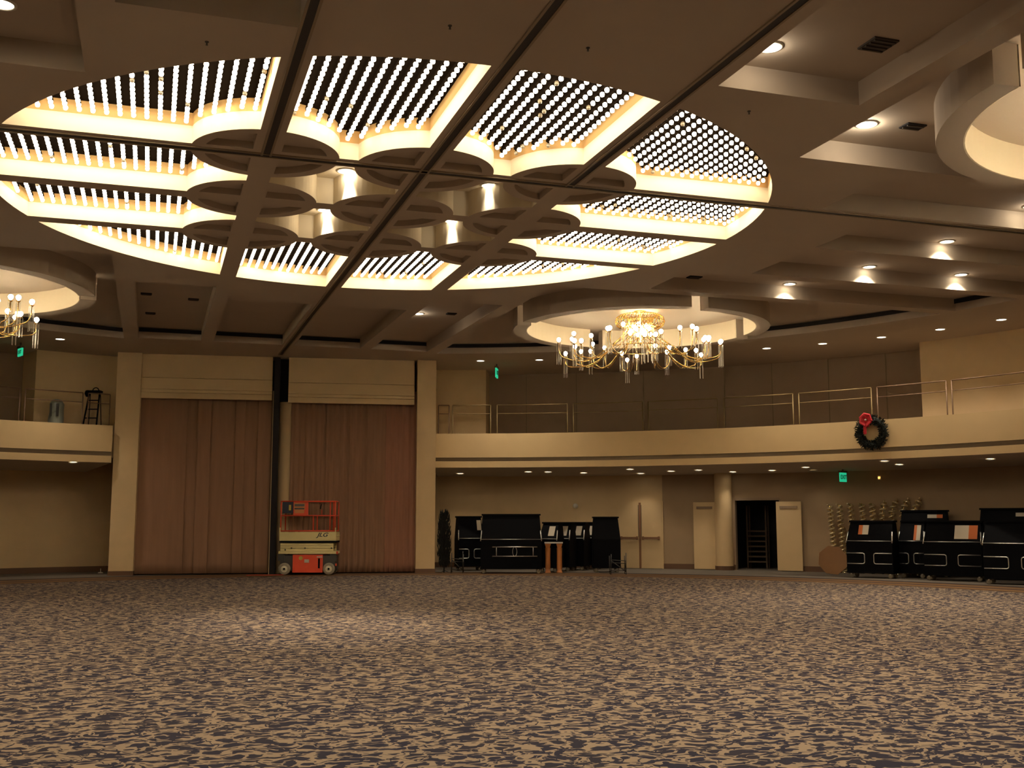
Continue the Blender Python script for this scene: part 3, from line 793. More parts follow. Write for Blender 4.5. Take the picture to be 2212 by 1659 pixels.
# ================================================================= SCISSOR LIFT
def lift():
    c = at(662.5, 1242, 0); base = Vector((c.x, c.y, 0)) + AHEAD*0.38
    D = (base - CAM).dot(AHEAD); k = F/D*7.21
    r = thing('scissor_lift', 'orange and cream scissor lift with guard rails parked before the curtains', 'scissor lift', base, math.atan2(RIGHT.y, RIGHT.x) + 0.02)
    k = 539.0*31.9/ (D - 0.0)
    X = lambda x: (x - 885)/(k*1.055)
    Zv = lambda y: (1462 - y)/k
    y0, y1 = -0.38, 0.38
    mb = MB(); mb.box(X(440), X(1330), y0 + 0.06, y1 - 0.06, Zv(1400), Zv(1165)); mb.build('chassis', 'steel_dark', r)
    mb = MB(); mb.box(X(415), X(1350), y0, y1, Zv(1142), Zv(1100)); mb.build('chassis_top', 'lift_cream', r)
    mb = MB(); mb.box(X(650), X(1135), y0 - 0.02, y1 + 0.02, Zv(1425), Zv(1155)); bx_ = mb.build('battery_door', 'lift_red', r)
    mb = MB(); mb.box(X(1062), X(1092), y0 - 0.028, y0 - 0.02, Zv(1360), Zv(1210)); mb.build('door_slot', 'black', bx_)
    mb = MB(); mb.box(X(840), X(915), y0 - 0.026, y0 - 0.02, Zv(1275), Zv(1225)); mb.build('white_decal', 'card', bx_)
    mb = MB(); mb.prism_y([(X(780) + 0.06*math.cos(t*PI/6), Zv(1205) + 0.06*math.sin(t*PI/6)) for t in range(12)], y0 - 0.026, y0 - 0.02); mb.build('yellow_decal', 'decal_yellow', bx_)
    mb = MB(); mb.box(X(1040), X(1130), y0 - 0.026, y0 - 0.02, Zv(1197), Zv(1180)); mb.build('grey_decal', 'card', bx_)
    for x in (515, 1235):
        for s in (-1, 1):
            y = s*0.34; w = MB(); w.lathe([(0.10, -0.055), (0.16, -0.06), (0.178, -0.04), (0.178, 0.04), (0.16, 0.06), (0.10, 0.055)], 22)
            o = w.build('wheel', 'tire', r, True); o.location = (X(x), y, 0.178); o.rotation_euler = (PI/2, 0, 0)
            h = MB(); h.lathe([(0.001, 0.058), (0.045, 0.06), (0.05, 0.045), (0.10, 0.05)], 16); h.mi = 1
            h.lathe([(0.001, 0.062), (0.03, 0.066), (0.034, 0.058)], 10)
            h.mi = 0; h.lathe([(0.10, -0.05), (0.001, -0.05)], 16)
            h.build('hub', ['hub', 'black'], o, True)
    for x in (455, 1300):
        mb = MB(); mb.box(X(x) - 0.10, X(x) + 0.10, y0 + 0.05, y0 + 0.09, Zv(1250), Zv(1145)); mb.build('wheel_bracket', 'steel_dark', r)
    # folded scissor arms
    for i, (ya, yb) in enumerate(((1098, 1060), (1056, 1018), (1014, 978))):
        for s in (-1, 1):
            mb = MB(); mb.box(X(440), X(1300), s*0.30 - 0.035, s*0.30 + 0.035, Zv(ya), Zv(yb)); mb.build('scissor_arm', 'lift_cream', r)
    for x in (520, 620, 840, 1270):
        mb = MB(); mb.lathe([(0.001, -0.36), (0.022, -0.36), (0.022, 0.36), (0.001, 0.36)], 10); o = mb.build('pivot_pin', 'steel_dark', r, True); o.location = (X(x), 0, Zv(1055 if x != 520 else 1080)); o.rotation_euler = (PI/2, 0, 0)
    mb = MB(); mb.box(X(425), X(1345), y0, y1, Zv(970), Zv(945)); mb.build('deck_gap_dark', 'black', r)  # black slab stands in for the shaded gap under the platform
    mb = MB(); mb.box(X(425), X(1345), y0, y1, Zv(942), Zv(930))
    for s in (-1, 1): mb.box(X(425), X(1345), s*0.38 - 0.015, s*0.38 + 0.015, Zv(930), Zv(808))
    for x in (425, 1333): mb.box(X(x), X(x + 12), y0, y1, Zv(930), Zv(808))
    dk = mb.build('platform', 'lift_cream', r)
    o = link('lettering', text_mesh('JLG', 0.165, 0.002, 'lift_navy', 0.35), dk, (X(1120), y0 - 0.018, Zv(852))); o.rotation_euler = (PI/2, 0, 0); o.scale = (1.25, 1, 1)
    mb = MB(); mb.bar((X(1345), y0 + 0.1, Zv(862)), (X(1400), y0 + 0.1, Zv(862)), 0.012); mb.build('step_bar', 'lift_cream', r)
    rr = 0.019
    def rail(name, *pts, m='lift_red', rad=rr):
        mb = MB(); mb.tube(pts, rad, 6); return mb.build(name, m, r, True)
    for s in (y0 + 0.01, y1 - 0.01):
        for y, nm in ((335, 'top_rail'), (555, 'mid_rail'), (792, 'bottom_rail')): rail(nm, (X(435), s, Zv(y)), (X(1330), s, Zv(y)))
        rail('post', (X(440), s, Zv(800)), (X(440), s, Zv(335)))
        rail('post', (X(968), s, Zv(800)), (X(968), s, Zv(555)))
        rail('post', (X(1240), s, Zv(800)), (X(1240), s, Zv(335)))
        rail('post', (X(1322), s, Zv(800)), (X(1322), s, Zv(335)))
    for x in (440, 1322):
        for y, nm in ((335, 'end_rail'), (555, 'end_rail'), (792, 'end_rail')): rail(nm, (X(x), y0, Zv(y)), (X(x), y1, Zv(y)))
    for x in (432, 1332):
        mb = MB(); mb.box(X(x) - 0.014, X(x) + 0.014, y0 - 0.012, y0 + 0.012, Zv(810), Zv(740)); mb.build('rail_socket', 'lift_cream', r)
    rail('gate_hook', (X(1040), y1, Zv(545)), (X(1040), y1, Zv(460)), rad=0.012); rail('gate_hook', (X(1015), y1, Zv(450)), (X(1030), y1, Zv(375)), m='black', rad=0.014)
    mb = MB(); mb.box(X(462), X(640), y0 + 0.02, y0 + 0.14, Zv(522), Zv(345)); cb = mb.build('control_box', 'lift_navy', r)
    mb = MB(); mb.box(X(563), X(600), y0 + 0.012, y0 + 0.02, Zv(475), Zv(390)); mb.build('control_label', 'decal_yellow', cb)
    mb = MB(); mb.box(X(640), X(882), y0 + 0.0, y0 + 0.012, Zv(545), Zv(345)); pl = mb.build('placard', 'lift_red', r)
    for ya, yb, m in ((415, 378, 'steel_dark'), (460, 436, 'steel_dark'), (520, 472, 'orange_wood')):
        mb = MB(); mb.box(X(658), X(818), y0 - 0.006, y0, Zv(ya), Zv(yb)); mb.build('placard_label', m, pl)
    mb = MB(); mb.box(X(648), X(830), y0 - 0.004, y0 + 0.0, Zv(470), Zv(362)); mb.build('placard_border', 'orange_wood', pl)
    for (x, ya, yb) in ((1352, 1145, 1105), (1338, 1325, 1290)):
        mb = MB(); mb.box(X(x), X(x + 22), y0, y0 + 0.1, Zv(ya), Zv(yb)); mb.build('red_marker', 'lift_red', r)
    return D
lift()

# ================================================================= BLACK CARTS
def caster(root, x, y, small=0.075):
    mb = MB(); mb.box(x - 0.02, x + 0.02, y - 0.03, y + 0.03, small*1.5, small*2 + 0.03); c = mb.build('caster', 'chrome', root)
    w = MB(); w.lathe([(0.001, -0.018), (small*0.9, -0.018), (small, -0.01), (small, 0.01), (small*0.9, 0.018), (0.001, 0.018)], 14)
    o = w.build('caster_wheel', 'tire', c, True); o.location = (x, y, small); o.rotation_euler = (PI/2, 0, 0.3)
def cart(loc, rz, w, h, label, group, d=0.65, style='loops', card=None, trim=True):
    r = thing('bar_cart', label, 'cart', loc, rz, group)
    hw = w/2; zb, zm = 0.17, 1.02
    mb = MB(); mb.prism_x([(-d/2, zb), (d/2, zb), (d/2, zm), (-d/2, zm)], -hw, hw); mb.build('cabinet', 'black', r)
    s = 0.30
    mb = MB()
    vs = [(-hw, -d/2 + 0.02, zm), (hw, -d/2 + 0.02, zm), (hw, d/2, zm), (-hw, d/2, zm), (-hw + 0.05, -d/2 + s, h - 0.05), (hw - 0.05, -d/2 + s, h - 0.05), (hw - 0.05, d/2, h - 0.05), (-hw + 0.05, d/2, h - 0.05)]
    mb.add(vs, [(0, 3, 2, 1), (4, 5, 6, 7), (0, 1, 5, 4), (1, 2, 6, 5), (2, 3, 7, 6), (3, 0, 4, 7)]); hd = mb.build('hood', 'black', r)
    mb = MB(); mb.box(-hw + 0.02, hw - 0.02, -d/2 + s - 0.04, d/2 + 0.02, h - 0.05, h); mb.build('lid', 'black', r)
    mb = MB(); mb.box(-hw - 0.01, hw + 0.01, -d/2 - 0.012, d/2, zb - 0.04, zb); mb.build('plinth', 'black', r)
    for x in (-hw + 0.1, hw - 0.1):
        for y in (-d/2 + 0.08, d/2 - 0.08): caster(r, x, y, 0.065)
    yf = -d/2
    if trim:
        mb = MB(); mb.bar((-hw, yf - 0.015, zm + 0.01), (hw, yf - 0.015, zm + 0.01), 0.010); mb.build('chrome_rail', 'chrome', r, True)
        for sgn in (-1, 1):
            mb = MB(); mb.bar((sgn*(hw - 0.0), yf - 0.02, zm - 0.04), (sgn*(hw - 0.03), yf + 0.135, zm + 0.27), 0.017); mb.build('corner_bar', 'chrome', r, True)
    if style == 'loops':
        for sgn in (-1, 1):
            xa, xb = sgn*(hw - 0.02), sgn*0.10*w; za, zb_ = 0.40, 0.69; q = 0.05*sgn
            P = [(xa, yf - 0.03, zb_), (xb + q, yf - 0.03, zb_), (xb + q*0.3, yf - 0.03, zb_ - 0.015), (xb, yf - 0.03, zb_ - 0.05), (xb, yf - 0.03, za + 0.05), (xb + q*0.3, yf - 0.03, za + 0.015), (xb + q, yf - 0.03, za), (xa, yf - 0.03, za)]
            mb = MB(); mb.tube(P, 0.014, 6); mb.build('bumper_loop', 'chrome', r, True)
    elif style == 'ladder':
        xs = [-hw*0.62, hw*0.86]; zt_, zl = 0.80, 0.52
        for z in (zt_, zl):
            mb = MB(); mb.bar((xs[0], yf - 0.035, z), (xs[1], yf - 0.035, z), 0.017); mb.build('foot_rail', 'chrome', r, True)
        for x in (xs[0] + 0.13, xs[1] - 0.13):
            mb = MB(); mb.bar((x, yf - 0.035, zl), (x, yf - 0.035, zt_), 0.012); mb.build('rail_bracket', 'chrome', r, True)
        xm = (xs[0] + xs[1])/2; mb = MB(); mb.tube([(xm + 0.065*math.cos(2*PI*i/18), yf - 0.035, (zt_ + zl)/2 + 0.14*math.sin(2*PI*i/18)) for i in range(18)], 0.009, 5, True); mb.build('rail_oval', 'chrome', r, True)
    if card:
        cx_, cw, chh, kind = card; tilt = (s - 0.02)/(h - 0.05 - zm)
        def cq(xa, xb, za, zb__):
            f_ = lambda z: yf + 0.02 + tilt*(z - zm) - 0.006
            m_ = MB(); m_.add([(xa, f_(za), za), (xb, f_(za), za), (xb, f_(zb__), zb__), (xa, f_(zb__), zb__), (xa, f_(za) + 0.004, za), (xb, f_(za) + 0.004, za), (xb, f_(zb__) + 0.004, zb__), (xa, f_(zb__) + 0.004, zb__)],
                             [(0, 1, 2, 3), (7, 6, 5, 4), (0, 4, 5, 1), (2, 6, 7, 3), (1, 5, 6, 2), (3, 7, 4, 0)]); return m_
        zc_ = h - 0.13
        c_ = cq(cx_, cx_ + cw, zc_ - chh, zc_).build('notice_card', 'card', hd)
        if kind:
            f = {'r': (0.62, 1.0), 'l': (0.0, 0.4)}[kind]
            cq2 = cq(cx_ + cw*f[0], cx_ + cw*f[1], zc_ - chh, zc_)
            cq2.v = [(x, y - 0.003, z) for x, y, z in cq2.v]; cq2.build('orange_print', 'card_orange', hd)
    return r
RZ = math.atan2(RIGHT.y, RIGHT.x)
def ground(px, py): p = at(px, py, 0); return Vector((p.x, p.y, 0))
def placed(px, py, d=0.65, rz=0.0):          # front bottom centre seen at px,py
    a = RZ + rz; return ground(px, py) + Vector((-math.sin(a), math.cos(a), 0))*(d/2)
def on_r(px, R):
    p = at_r(px, 1180, R); return Vector((p.x, p.y, 0))
gC = 'black bar carts beside the octagonal board'
cart(placed(1880, 1249, rz=-0.60), RZ - 0.60, 1.28, 1.60, 'black bar cart with chrome loops and a square notice, beside the octagonal tan board', gC, card=(-0.33, 0.28, 0.26, 'l'))
cart(placed(1971, 1249, rz=-0.60), RZ - 0.60, 0.72, 1.60, 'black bar cart squeezed back between two others, with narrow orange notice', gC, card=(0.06, 0.18, 0.42, 'l'))
cart(placed(2060, 1255, rz=-0.60), RZ - 0.60, 1.48, 1.60, 'black bar cart with chrome loops and a wide white and orange notice', gC, card=(0.05, 0.58, 0.36, 'r'))
cart(placed(2196, 1264, rz=-0.60), RZ - 0.60, 1.5, 1.60, 'black bar cart with chrome loops farthest from the octagonal board', gC)
cart(on_r(1998, 20.0), RZ - 0.60, 1.36, 1.90, 'taller black cart rising behind the bar carts, nearer the gold spirals', gC, d=0.45, trim=False, style='none', card=(0.10, 0.42, 0.10, 'r'))
cart(on_r(2182, 20.05), RZ - 0.62, 1.5, 1.94, 'taller black cart rising behind the bar carts, away from the gold spirals', gC, trim=False, style='none', card=(0.2, 0.42, 0.10, 'r'))
gD = 'black bar carts near the stage column'
cart(placed(1018, 1233, rz=0.25), RZ + 0.25, 0.85, 1.74, 'black bar cart with one chrome loop behind the dark folded tree', gD, card=(0.22, 0.14, 0.32, None))
cart(placed(1104, 1239), RZ, 1.86, 1.80, 'wide black bar cart with chrome foot rail and oval ornament', gD, style='ladder')
def row_at(px, i):
    p = at_d(px, 1180, 34.75 + 0.66*i); return Vector((p.x, p.y, 0))
for i, px in enumerate((1191, 1218, 1249, 1278)):
    cart(row_at(px, i), RZ - 0.40, 0.62, 1.55, ['black cart behind the two orange pedestals with pale notice', 'black cart in a row, second along from the wide cart', 'black cart in a row, third along from the wide cart', 'black cart in a row, beside the taller leaning cart'][i], gD, style='none', card=(-0.02, 0.2, 0.3, None))
cart(row_at(1309, -0.2) , RZ, 0.86, 1.72, 'tall plain black cart at the row end nearest the closed double door', gD, style='none', trim=False)

# ---- folding metal frames beside the carts
def folding_frame(loc, rz, w, h, label):
    r = thing('folding_frame', label, 'metal frame', loc, rz, 'folding metal frames')
    def b(n, a, c, rad=0.013): mb = MB(); mb.bar(a, c, rad); mb.build(n, 'steel_dark', r, True)
    b('leg', (-w/2, 0, 0), (-w/2 + 0.02, 0, h)); b('leg', (w/2, 0, 0), (w/2, 0, h + 0.04)); b('leg', (-w/2, 0.4, 0), (-w/2, 0.4, h*0.9)); b('leg', (w/2, 0.4, 0), (w/2, 0.4, h*0.9))
    b('crossbar', (-w/2, 0, h*0.72), (w/2, 0, h*0.66)); b('crossbar', (-w/2, 0, h*0.58), (w/2, 0, h*0.55))
    b('brace', (-w/2, 0, h*0.7), (w/2, 0.0, 0.08)); b('brace', (w/2, 0, h*0.66), (w/2, 0.4, 0.05)); b('brace', (-w/2, 0, 0.12), (w/2, 0.0, 0.12)); b('side_bar', (-w/2, 0, 0.1), (-w/2, 0.4, 0.1))
folding_frame(ground(987, 1238), RZ, 0.36, 0.62, 'dark folding metal frame beside the dark folded tree')
folding_frame(ground(1336, 1241), RZ, 0.46, 0.60, 'dark folding metal frame under the tall cart by the double door')

# ---- two orange pedestals carrying a plank
pb = [ground(1183.5, 1237), ground(1208.5, 1237)]
for p, l in zip(pb, ('slim orange pedestal column under the plank, beside the wide black cart', 'slim orange pedestal column under the plank, away from the wide cart')):
    r = thing('pedestal', l, 'pedestal', p, RZ, 'orange pedestals')
    mb = MB(); mb.lathe([(0.001, 0), (0.125, 0), (0.125, 0.03), (0.10, 0.05), (0.085, 0.11)], 4, PI/4, PI/4 + 2*PI); mb.build('base', 'orange_wood', r)
    mb = MB(); mb.lathe([(0.085, 0.11), (0.078, 0.45), (0.085, 0.76)], 12); mb.build('shaft', 'orange_wood', r, True)
    mb = MB(); mb.lathe([(0.085, 0.76), (0.105, 0.82), (0.125, 0.86), (0.125, 0.895), (0.001, 0.895)], 4, PI/4, PI/4 + 2*PI); mb.build('capital', 'orange_wood', r)
mid = (pb[0] + pb[1])/2
r = thing('plank', 'short grey plank lying across the two orange pedestals', 'plank', (mid.x, mid.y, 0.895), RZ)
mb = MB(); mb.box(-0.28, 0.28, -0.12, 0.12, 0, 0.045); mb.build('board', 'steel_dark', r)
mb = MB(); mb.box(-0.285, 0.285, -0.126, -0.12, 0.0, 0.045); mb.build('edge', 'chrome', r)

# ---- dark folded artificial tree by the stage column
def tree():
    b = ground(959, 1237); r = thing('folded_tree', 'tall dark folded artificial tree leaning beside the right stage column', 'tree', b, RZ)
    mb = MB(); mb.bar((0, 0, 0), (0.03, 0, 1.95), 0.02); mb.build('trunk', 'pine_dark', r, True)
    mb = MB()
    for k in range(3): a = 2*PI*k/3; mb.bar((0, 0, 0.08), (0.16*math.cos(a), 0.16*math.sin(a), 0.012), 0.012)
    mb.build('stand', 'steel_dark', r)
    rg = random.Random(11); mb = MB()
    for k in range(620):
        z = rg.uniform(0.12, 1.72); a = rg.uniform(0, 2*PI); rad = 0.06 + 0.13*math.sin(PI*min(1, (z + 0.25)/2.1))**0.8
        s = Vector((rg.uniform(0.2, 1)*rad*math.cos(a), rg.uniform(0.2, 1)*rad*math.sin(a), z)); L_ = rg.uniform(0.14, 0.30)
        e = s + Vector((0.05*math.cos(a), 0.05*math.sin(a), L_)); w = Vector((-math.sin(a), math.cos(a), 0))*0.024
        m_ = (s + e)/2 + Vector((0.02*math.cos(a), 0.02*math.sin(a), 0))
        mb.add([s, m_ + w, e, m_ - w], [(0, 1, 2, 3)])
    mb.build('foliage', 'pine_dark', r)
tree()

# ================================================================= DOORS
def door_frame_at(px0, px1):
    a = (az(at_r(px0, 1150, RW)) + az(at_r(px1, 1150, RW)))/2
    p0, p1 = at_r(px0, 1150, RW), at_r(px1, 1150, RW); w = (Vector((p0.x, p0.y)) - Vector((p1.x, p1.y))).length
    return Vector((RW*math.cos(a), RW*math.sin(a), 0)), a - PI/2, w       # local x along wall (left seen from the hall is +x reversed)
loc, rz, w = door_frame_at(1337, 1430)
dr = struct(link('door_1', None, None, loc - Vector((math.cos(rz + PI/2), math.sin(rz + PI/2), 0))*0.03, rz))
zd = 2.2
for s in (-1, 1):
    xa, xb = sorted((s*0.012, s*w/2)); mb = MB(); mb.box(xa, xb, -0.03, 0.02, 0.01, zd); lf = mb.build('door_leaf', 'wall_vinyl', dr)
    xm0, xm1 = sorted((s*0.06, s*(w/2 - 0.06))); mb = MB(); mb.box(xm0, xm1, -0.12, -0.07, 0.98, 1.05); mb.build('push_bar', 'wood_brown', lf)
    for x in (xm0 + 0.04, xm1 - 0.04): mb = MB(); mb.box(x - 0.03, x + 0.03, -0.08, -0.03, 0.96, 1.07); mb.build('bar_mount', 'wood_brown', lf)
    mb = MB(); mb.bar((s*0.05, -0.05, 1.05), (s*0.05, -0.05, 2.12), 0.008); mb.build('latch_rod', 'steel_dark', lf)
mb = MB(); mb.box(-0.035, 0.035, -0.05, 0.0, 0, zd); mb.build('mullion', 'wood_brown', dr)
mb = MB(); mb.box(-w/2 - 0.05, w/2 + 0.05, -0.02, 0.02, zd, zd + 0.05)
for s in (-1, 1): mb.box(min(s*w/2, s*(w/2 + 0.05)), max(s*w/2, s*(w/2 + 0.05)), -0.02, 0.02, 0, zd)
mb.build('door_casing', 'wall_vinyl', dr)
# open doorway into dark storage
loc, rz, w = door_frame_at(1588, 1686)
dr = struct(link('door_2', None, None, loc, rz))
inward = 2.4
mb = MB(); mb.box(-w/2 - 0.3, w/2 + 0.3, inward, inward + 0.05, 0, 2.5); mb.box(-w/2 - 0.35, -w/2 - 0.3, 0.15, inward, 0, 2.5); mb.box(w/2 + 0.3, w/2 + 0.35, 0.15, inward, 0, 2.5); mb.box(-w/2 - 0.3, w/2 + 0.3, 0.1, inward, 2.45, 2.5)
mb.build('storage_room', 'storage_dark', dr)
mb = MB(); mb.box(-w/2, w/2, -0.02, 0.16, zD - 0.03, zD + 0.05); mb.box(-w/2 - 0.03, -w/2 + 0.02, -0.02, 0.16, 0, zD); mb.box(w/2 - 0.02, w/2 + 0.03, -0.02, 0.16, 0, zD); mb.build('door_casing', 'wall_dark', dr)
for px0, px1 in ((1501, 1549), (1681, 1735)):
    l2, r2, w2 = door_frame_at(px0, px1)
    o = MB(); o.box(-w2/2, w2/2, -0.16, -0.11, 0.02, 2.20); lf = o.build('door_leaf', 'wall_vinyl')
    lf.parent = dr
    mi = Matrix.Translation(loc) @ Matrix.Rotation(rz, 4, 'Z'); mw = Matrix.Translation(l2) @ Matrix.Rotation(r2, 4, 'Z'); lf.matrix_local = mi.inverted() @ mw
    mb = MB(); mb.box(-w2*0.35, w2*0.35, -0.19, -0.16, 1.98, 2.06); mb.build('door_closer', 'wall_dark', lf)
# shelving seen inside the storage room
sh = loc + Vector((math.cos(rz), math.sin(rz), 0))*(-0.42) + Vector((-math.sin(rz), math.cos(rz), 0))*1.5
r = thing('storage_rack', 'dim wooden slatted rack standing inside the dark open doorway', 'rack', sh, rz)
for x in (-0.32, 0.32):
    for y in (-0.15, 0.15): mb = MB(); mb.box(x - 0.025, x + 0.025, y - 0.025, y + 0.025, 0, 2.1); mb.build('upright', 'storage_wood', r)
for i in range(7): mb = MB(); mb.box(-0.30, 0.30, -0.16, 0.16, 0.2 + 0.17*i, 0.25 + 0.17*i); mb.build('shelf', 'storage_wood', r)
# wall device
p = at_r(1243, 1093, RW - 0.03)
r = thing('wall_speaker', 'small pale round wall fitting above the black carts', 'wall fitting', p, az(p) - PI/2)
mb = MB(); mb.lathe([(0.001, 0.07), (0.05, 0.06), (0.075, 0.02), (0.08, -0.01)], 14); o = mb.build('dome', 'white_trim', r, True); o.rotation_euler = (PI/2, 0, 0)
mb = MB(); mb.lathe([(0.09, -0.02), (0.09, 0.0), (0.075, 0.01)], 14); o = mb.build('plate', 'white_trim', r, True); o.rotation_euler = (PI/2, 0, 0)

# ================================================================= GOLD SPIRALS AND BOARD
def helix(path, R, turns, rad, rad2=None, n=None):
    pts = [Vector(p) for p in path]; L_ = [0]
    for a, b in zip(pts, pts[1:]): L_.append(L_[-1] + (b - a).length)
    n = n or int(turns*12); out = []
    for i in range(n + 1):
        s = L_[-1]*i/n; k = max(j for j in range(len(L_)) if L_[j] <= s + 1e-9); k = min(k, len(pts) - 2)
        t = (s - L_[k])/(L_[k+1] - L_[k]); p = pts[k].lerp(pts[k+1], t); d = (pts[k+1] - pts[k]).normalized()
        u = d.cross(Vector((0, 1, 0))).normalized(); w_ = d.cross(u); a = 2*PI*turns*i/n
        out.append(tuple(p + u*R*math.cos(a) + w_*R*math.sin(a)))
    return out
spx = [(1797, 1236, 2.08, 0), (1817, 1236, 2.10, 0), (1841, 1235, 2.12, 0), (1866, 1235, 2.12, 0), (1888, 1235, 2.12, 0), (1908, 1235, 2.14, 0.15), (1929, 1235, 2.18, 0.22), (1952, 1235, 2.2, 0.25), (1977, 1234, 2.2, 0.25)]
for i, (px, py, h, bend) in enumerate(spx):
    b = on_r(px, 20.5); r = thing('spiral_stand', ['gold twisted spiral stand at the row end, above the octagonal tan board', 'gold twisted spiral stand next to the row end by the octagonal board'][i] if i < 2 else 'gold twisted spiral stand behind the carts, %s in the row from the octagonal board' % ORD[i], 'spiral stand', b, RZ, 'gold spiral stands')
    path = [(0.10, 0, 0.04), (0.06, 0, 0.7), (0, 0, h - 0.35)] + ([(bend*0.4, 0, h - 0.1), (bend, 0, h)] if bend else [(-0.02, 0, h)])
    mb = MB(); mb.tube(helix(path, 0.075, 16, 0), 0.028, 6); mb.build('spiral_ribbon', 'spiral_gold', r, True)
    mb = MB(); mb.tube(path, 0.012, 6); mb.build('core_rod', 'brass', r, True)
    mb = MB(); mb.lathe([(0.001, 0.0), (0.10, 0), (0.10, 0.02), (0.03, 0.05), (0.001, 0.05)], 16); o = mb.build('foot', 'spiral_gold', r, True); o.location = (0.1, 0, 0)
b = ground(1797, 1242)
r = thing('octagonal_board', 'tan octagonal tabletop board leaning against the black cart', 'board', b, RZ - 0.1)
oc_ = [(0.44*math.cos(PI/8 + i*PI/4), 0.44*math.sin(PI/8 + i*PI/4)) for i in range(8)]
mb = MB(); mb.prism_y([(x, z + 0.407) for x, z in oc_], -0.02, 0.02); o = mb.build('top', 'cardboard', r); o.rotation_euler = (-0.10, 0.12, 0); o.location = (0, 0, 0.03)
mb = MB(); mb.prism_y([(x*0.5, z*0.5 + 0.407) for x, z in oc_], 0.02, 0.04); o2 = mb.build('batten', 'cardboard', r); o2.rotation_euler = (-0.10, 0.12, 0); o2.location = (0, 0, 0.03)

# ================================================================= WREATH
def wreath():
    p = at_r(1883, 934, RF - 0.08); a = az(p); r = thing('wreath', 'dark green wreath with a red bow hung on the balcony front', 'wreath', p, a - PI/2)
    rg = random.Random(2); mb = MB(); R = 0.36
    for k in range(1500):
        t = rg.uniform(0, 2*PI); u = rg.uniform(0, 2*PI); q = 0.10*math.sqrt(rg.random())
        c = Vector(((R + q*math.cos(u))*math.cos(t), q*math.sin(u)*0.8, (R + q*math.cos(u))*math.sin(t)))
        d = Vector((math.cos(u)*math.cos(t) + rg.uniform(-.6, .6), math.sin(u) - 0.25 + rg.uniform(-.4, .4), math.cos(u)*math.sin(t) + rg.uniform(-.6, .6))).normalized()
        if d.y > 0.3: d.y = -d.y
        e = c + d*rg.uniform(0.05, 0.11); w = d.cross(Vector((rg.uniform(-1, 1), rg.uniform(-1, 1), rg.uniform(-1, 1)))).normalized()*0.014
        m_ = (c + e)/2; mb.add([c, m_ + w, e, m_ - w], [(0, 1, 2, 3)])
    f = mb.build('foliage', 'pine', r)
    mb = MB(); mb.tube([(R*math.cos(2*PI*i/32), 0, R*math.sin(2*PI*i/32)) for i in range(32)], 0.075, 8, True); mb.build('wreath_core', 'pine', r)
    bow = link('bow', None, r, (-0.06, -0.13, 0.34)); bow.empty_display_size = 0.05
    def loop(ax, az_, wd):
        m_ = MB(); n = 14; vs = []
        for i in range(n):
            t = 2*PI*i/n; x = 0.5*(1 - math.cos(t)); y = 0.35*math.sin(t); 
            for s in (-1, 1): vs.append((ax*x - az_*s*wd*(0.4 + x)*0.0 + (-az_)*s*wd*(0.3 + 0.7*x), -abs(0.10)*x + 0.12*y, az_*x + ax*s*wd*(0.3 + 0.7*x)))
        m_.add(vs, [(2*i, 2*((i+1) % n), 2*((i+1) % n) + 1, 2*i + 1) for i in range(n)]); return m_
    for ang in (20, 75, 130, 180, 235, 310):
        ca, sa = math.cos(math.radians(ang)), math.sin(math.radians(ang)); m_ = loop(0.18*ca, 0.18*sa, 0.55); m_.build('bow_loop', 'ribbon_red', bow, True)
    mb = MB(); mb.lathe([(0.001, 0.03), (0.03, 0.01), (0.03, -0.02), (0.001, -0.03)], 10); o = mb.build('bow_knot', 'card', bow, True); o.location = (0, -0.09, 0)
    for x0, x1, z1 in ((-0.01, -0.05, -0.40), (0.02, 0.04, -0.20)):
        P = [(x0, -0.05, 0), (x0*0.5 + x1*0.5, -0.09, z1*0.5), (x1, -0.06, z1)]
        vs = []
        for (x, y, z) in P: vs += [(x - 0.045, y, z), (x + 0.045, y, z), (x - 0.045, y + 0.004, z), (x + 0.045, y + 0.004, z)]
        m_ = MB(); m_.add(vs, [f_ for i in range(2) for f_ in ((4*i, 4*i + 1, 4*i + 5, 4*i + 4), (4*i + 3, 4*i + 2, 4*i + 6, 4*i + 7), (4*i + 1, 4*i + 3, 4*i + 7, 4*i + 5), (4*i + 2, 4*i, 4*i + 4, 4*i + 6))]); m_.build('bow_tail', 'ribbon_red', bow)
wreath()

# ================================================================= EXIT SIGNS, LED
def exit_sign(p, rz, w, h, hang, label):
    r = thing('exit_sign', label, 'exit sign', p, rz, 'green exit signs')
    mb = MB(); mb.box(-w/2, w/2, -0.02, 0.02, -h/2, h/2); f = mb.build('panel', 'exit_green', r)
    o = link('lettering', text_mesh('EXIT', h*0.62, 0.002, 'exit_text'), f, (0, -0.023, 0)); o.rotation_euler = (PI/2, 0, 0)
    o = link('lettering', o.data, f, (0, 0.023, 0)); o.rotation_euler = (PI/2, 0, PI)
    mb = MB(); mb.box(-w/2, w/2, -0.05, 0.05, h/2, h/2 + 0.06); mb.build('housing', 'rail_gold', r)
    mb = MB(); mb.box(-0.02, 0.02, -0.02, 0.02, h/2 + 0.06, h/2 + 0.06 + hang); mb.build('bracket', 'steel_dark', r)
p = at_d(1821, 1031, 33.5); exit_sign(p, RZ + 0.75, 0.36, 0.28, max(0.01, soffit_z(p) - p.z - 0.14 - 0.06), 'lit green exit sign hanging under the balcony with the wreath')
p = at_d(1073, 806, 34.8); exit_sign(p, RZ + 1.45, 0.40, 0.30, ZC - p.z - 0.21, 'green exit sign seen edge-on above the balcony, by the chandelier over it')
p = at_d(44, 761, 30.5); exit_sign(p, RZ - 0.85, 0.36, 0.22, ZC - p.z - 0.17, 'green exit sign hanging below the chandelier by the left stage column')
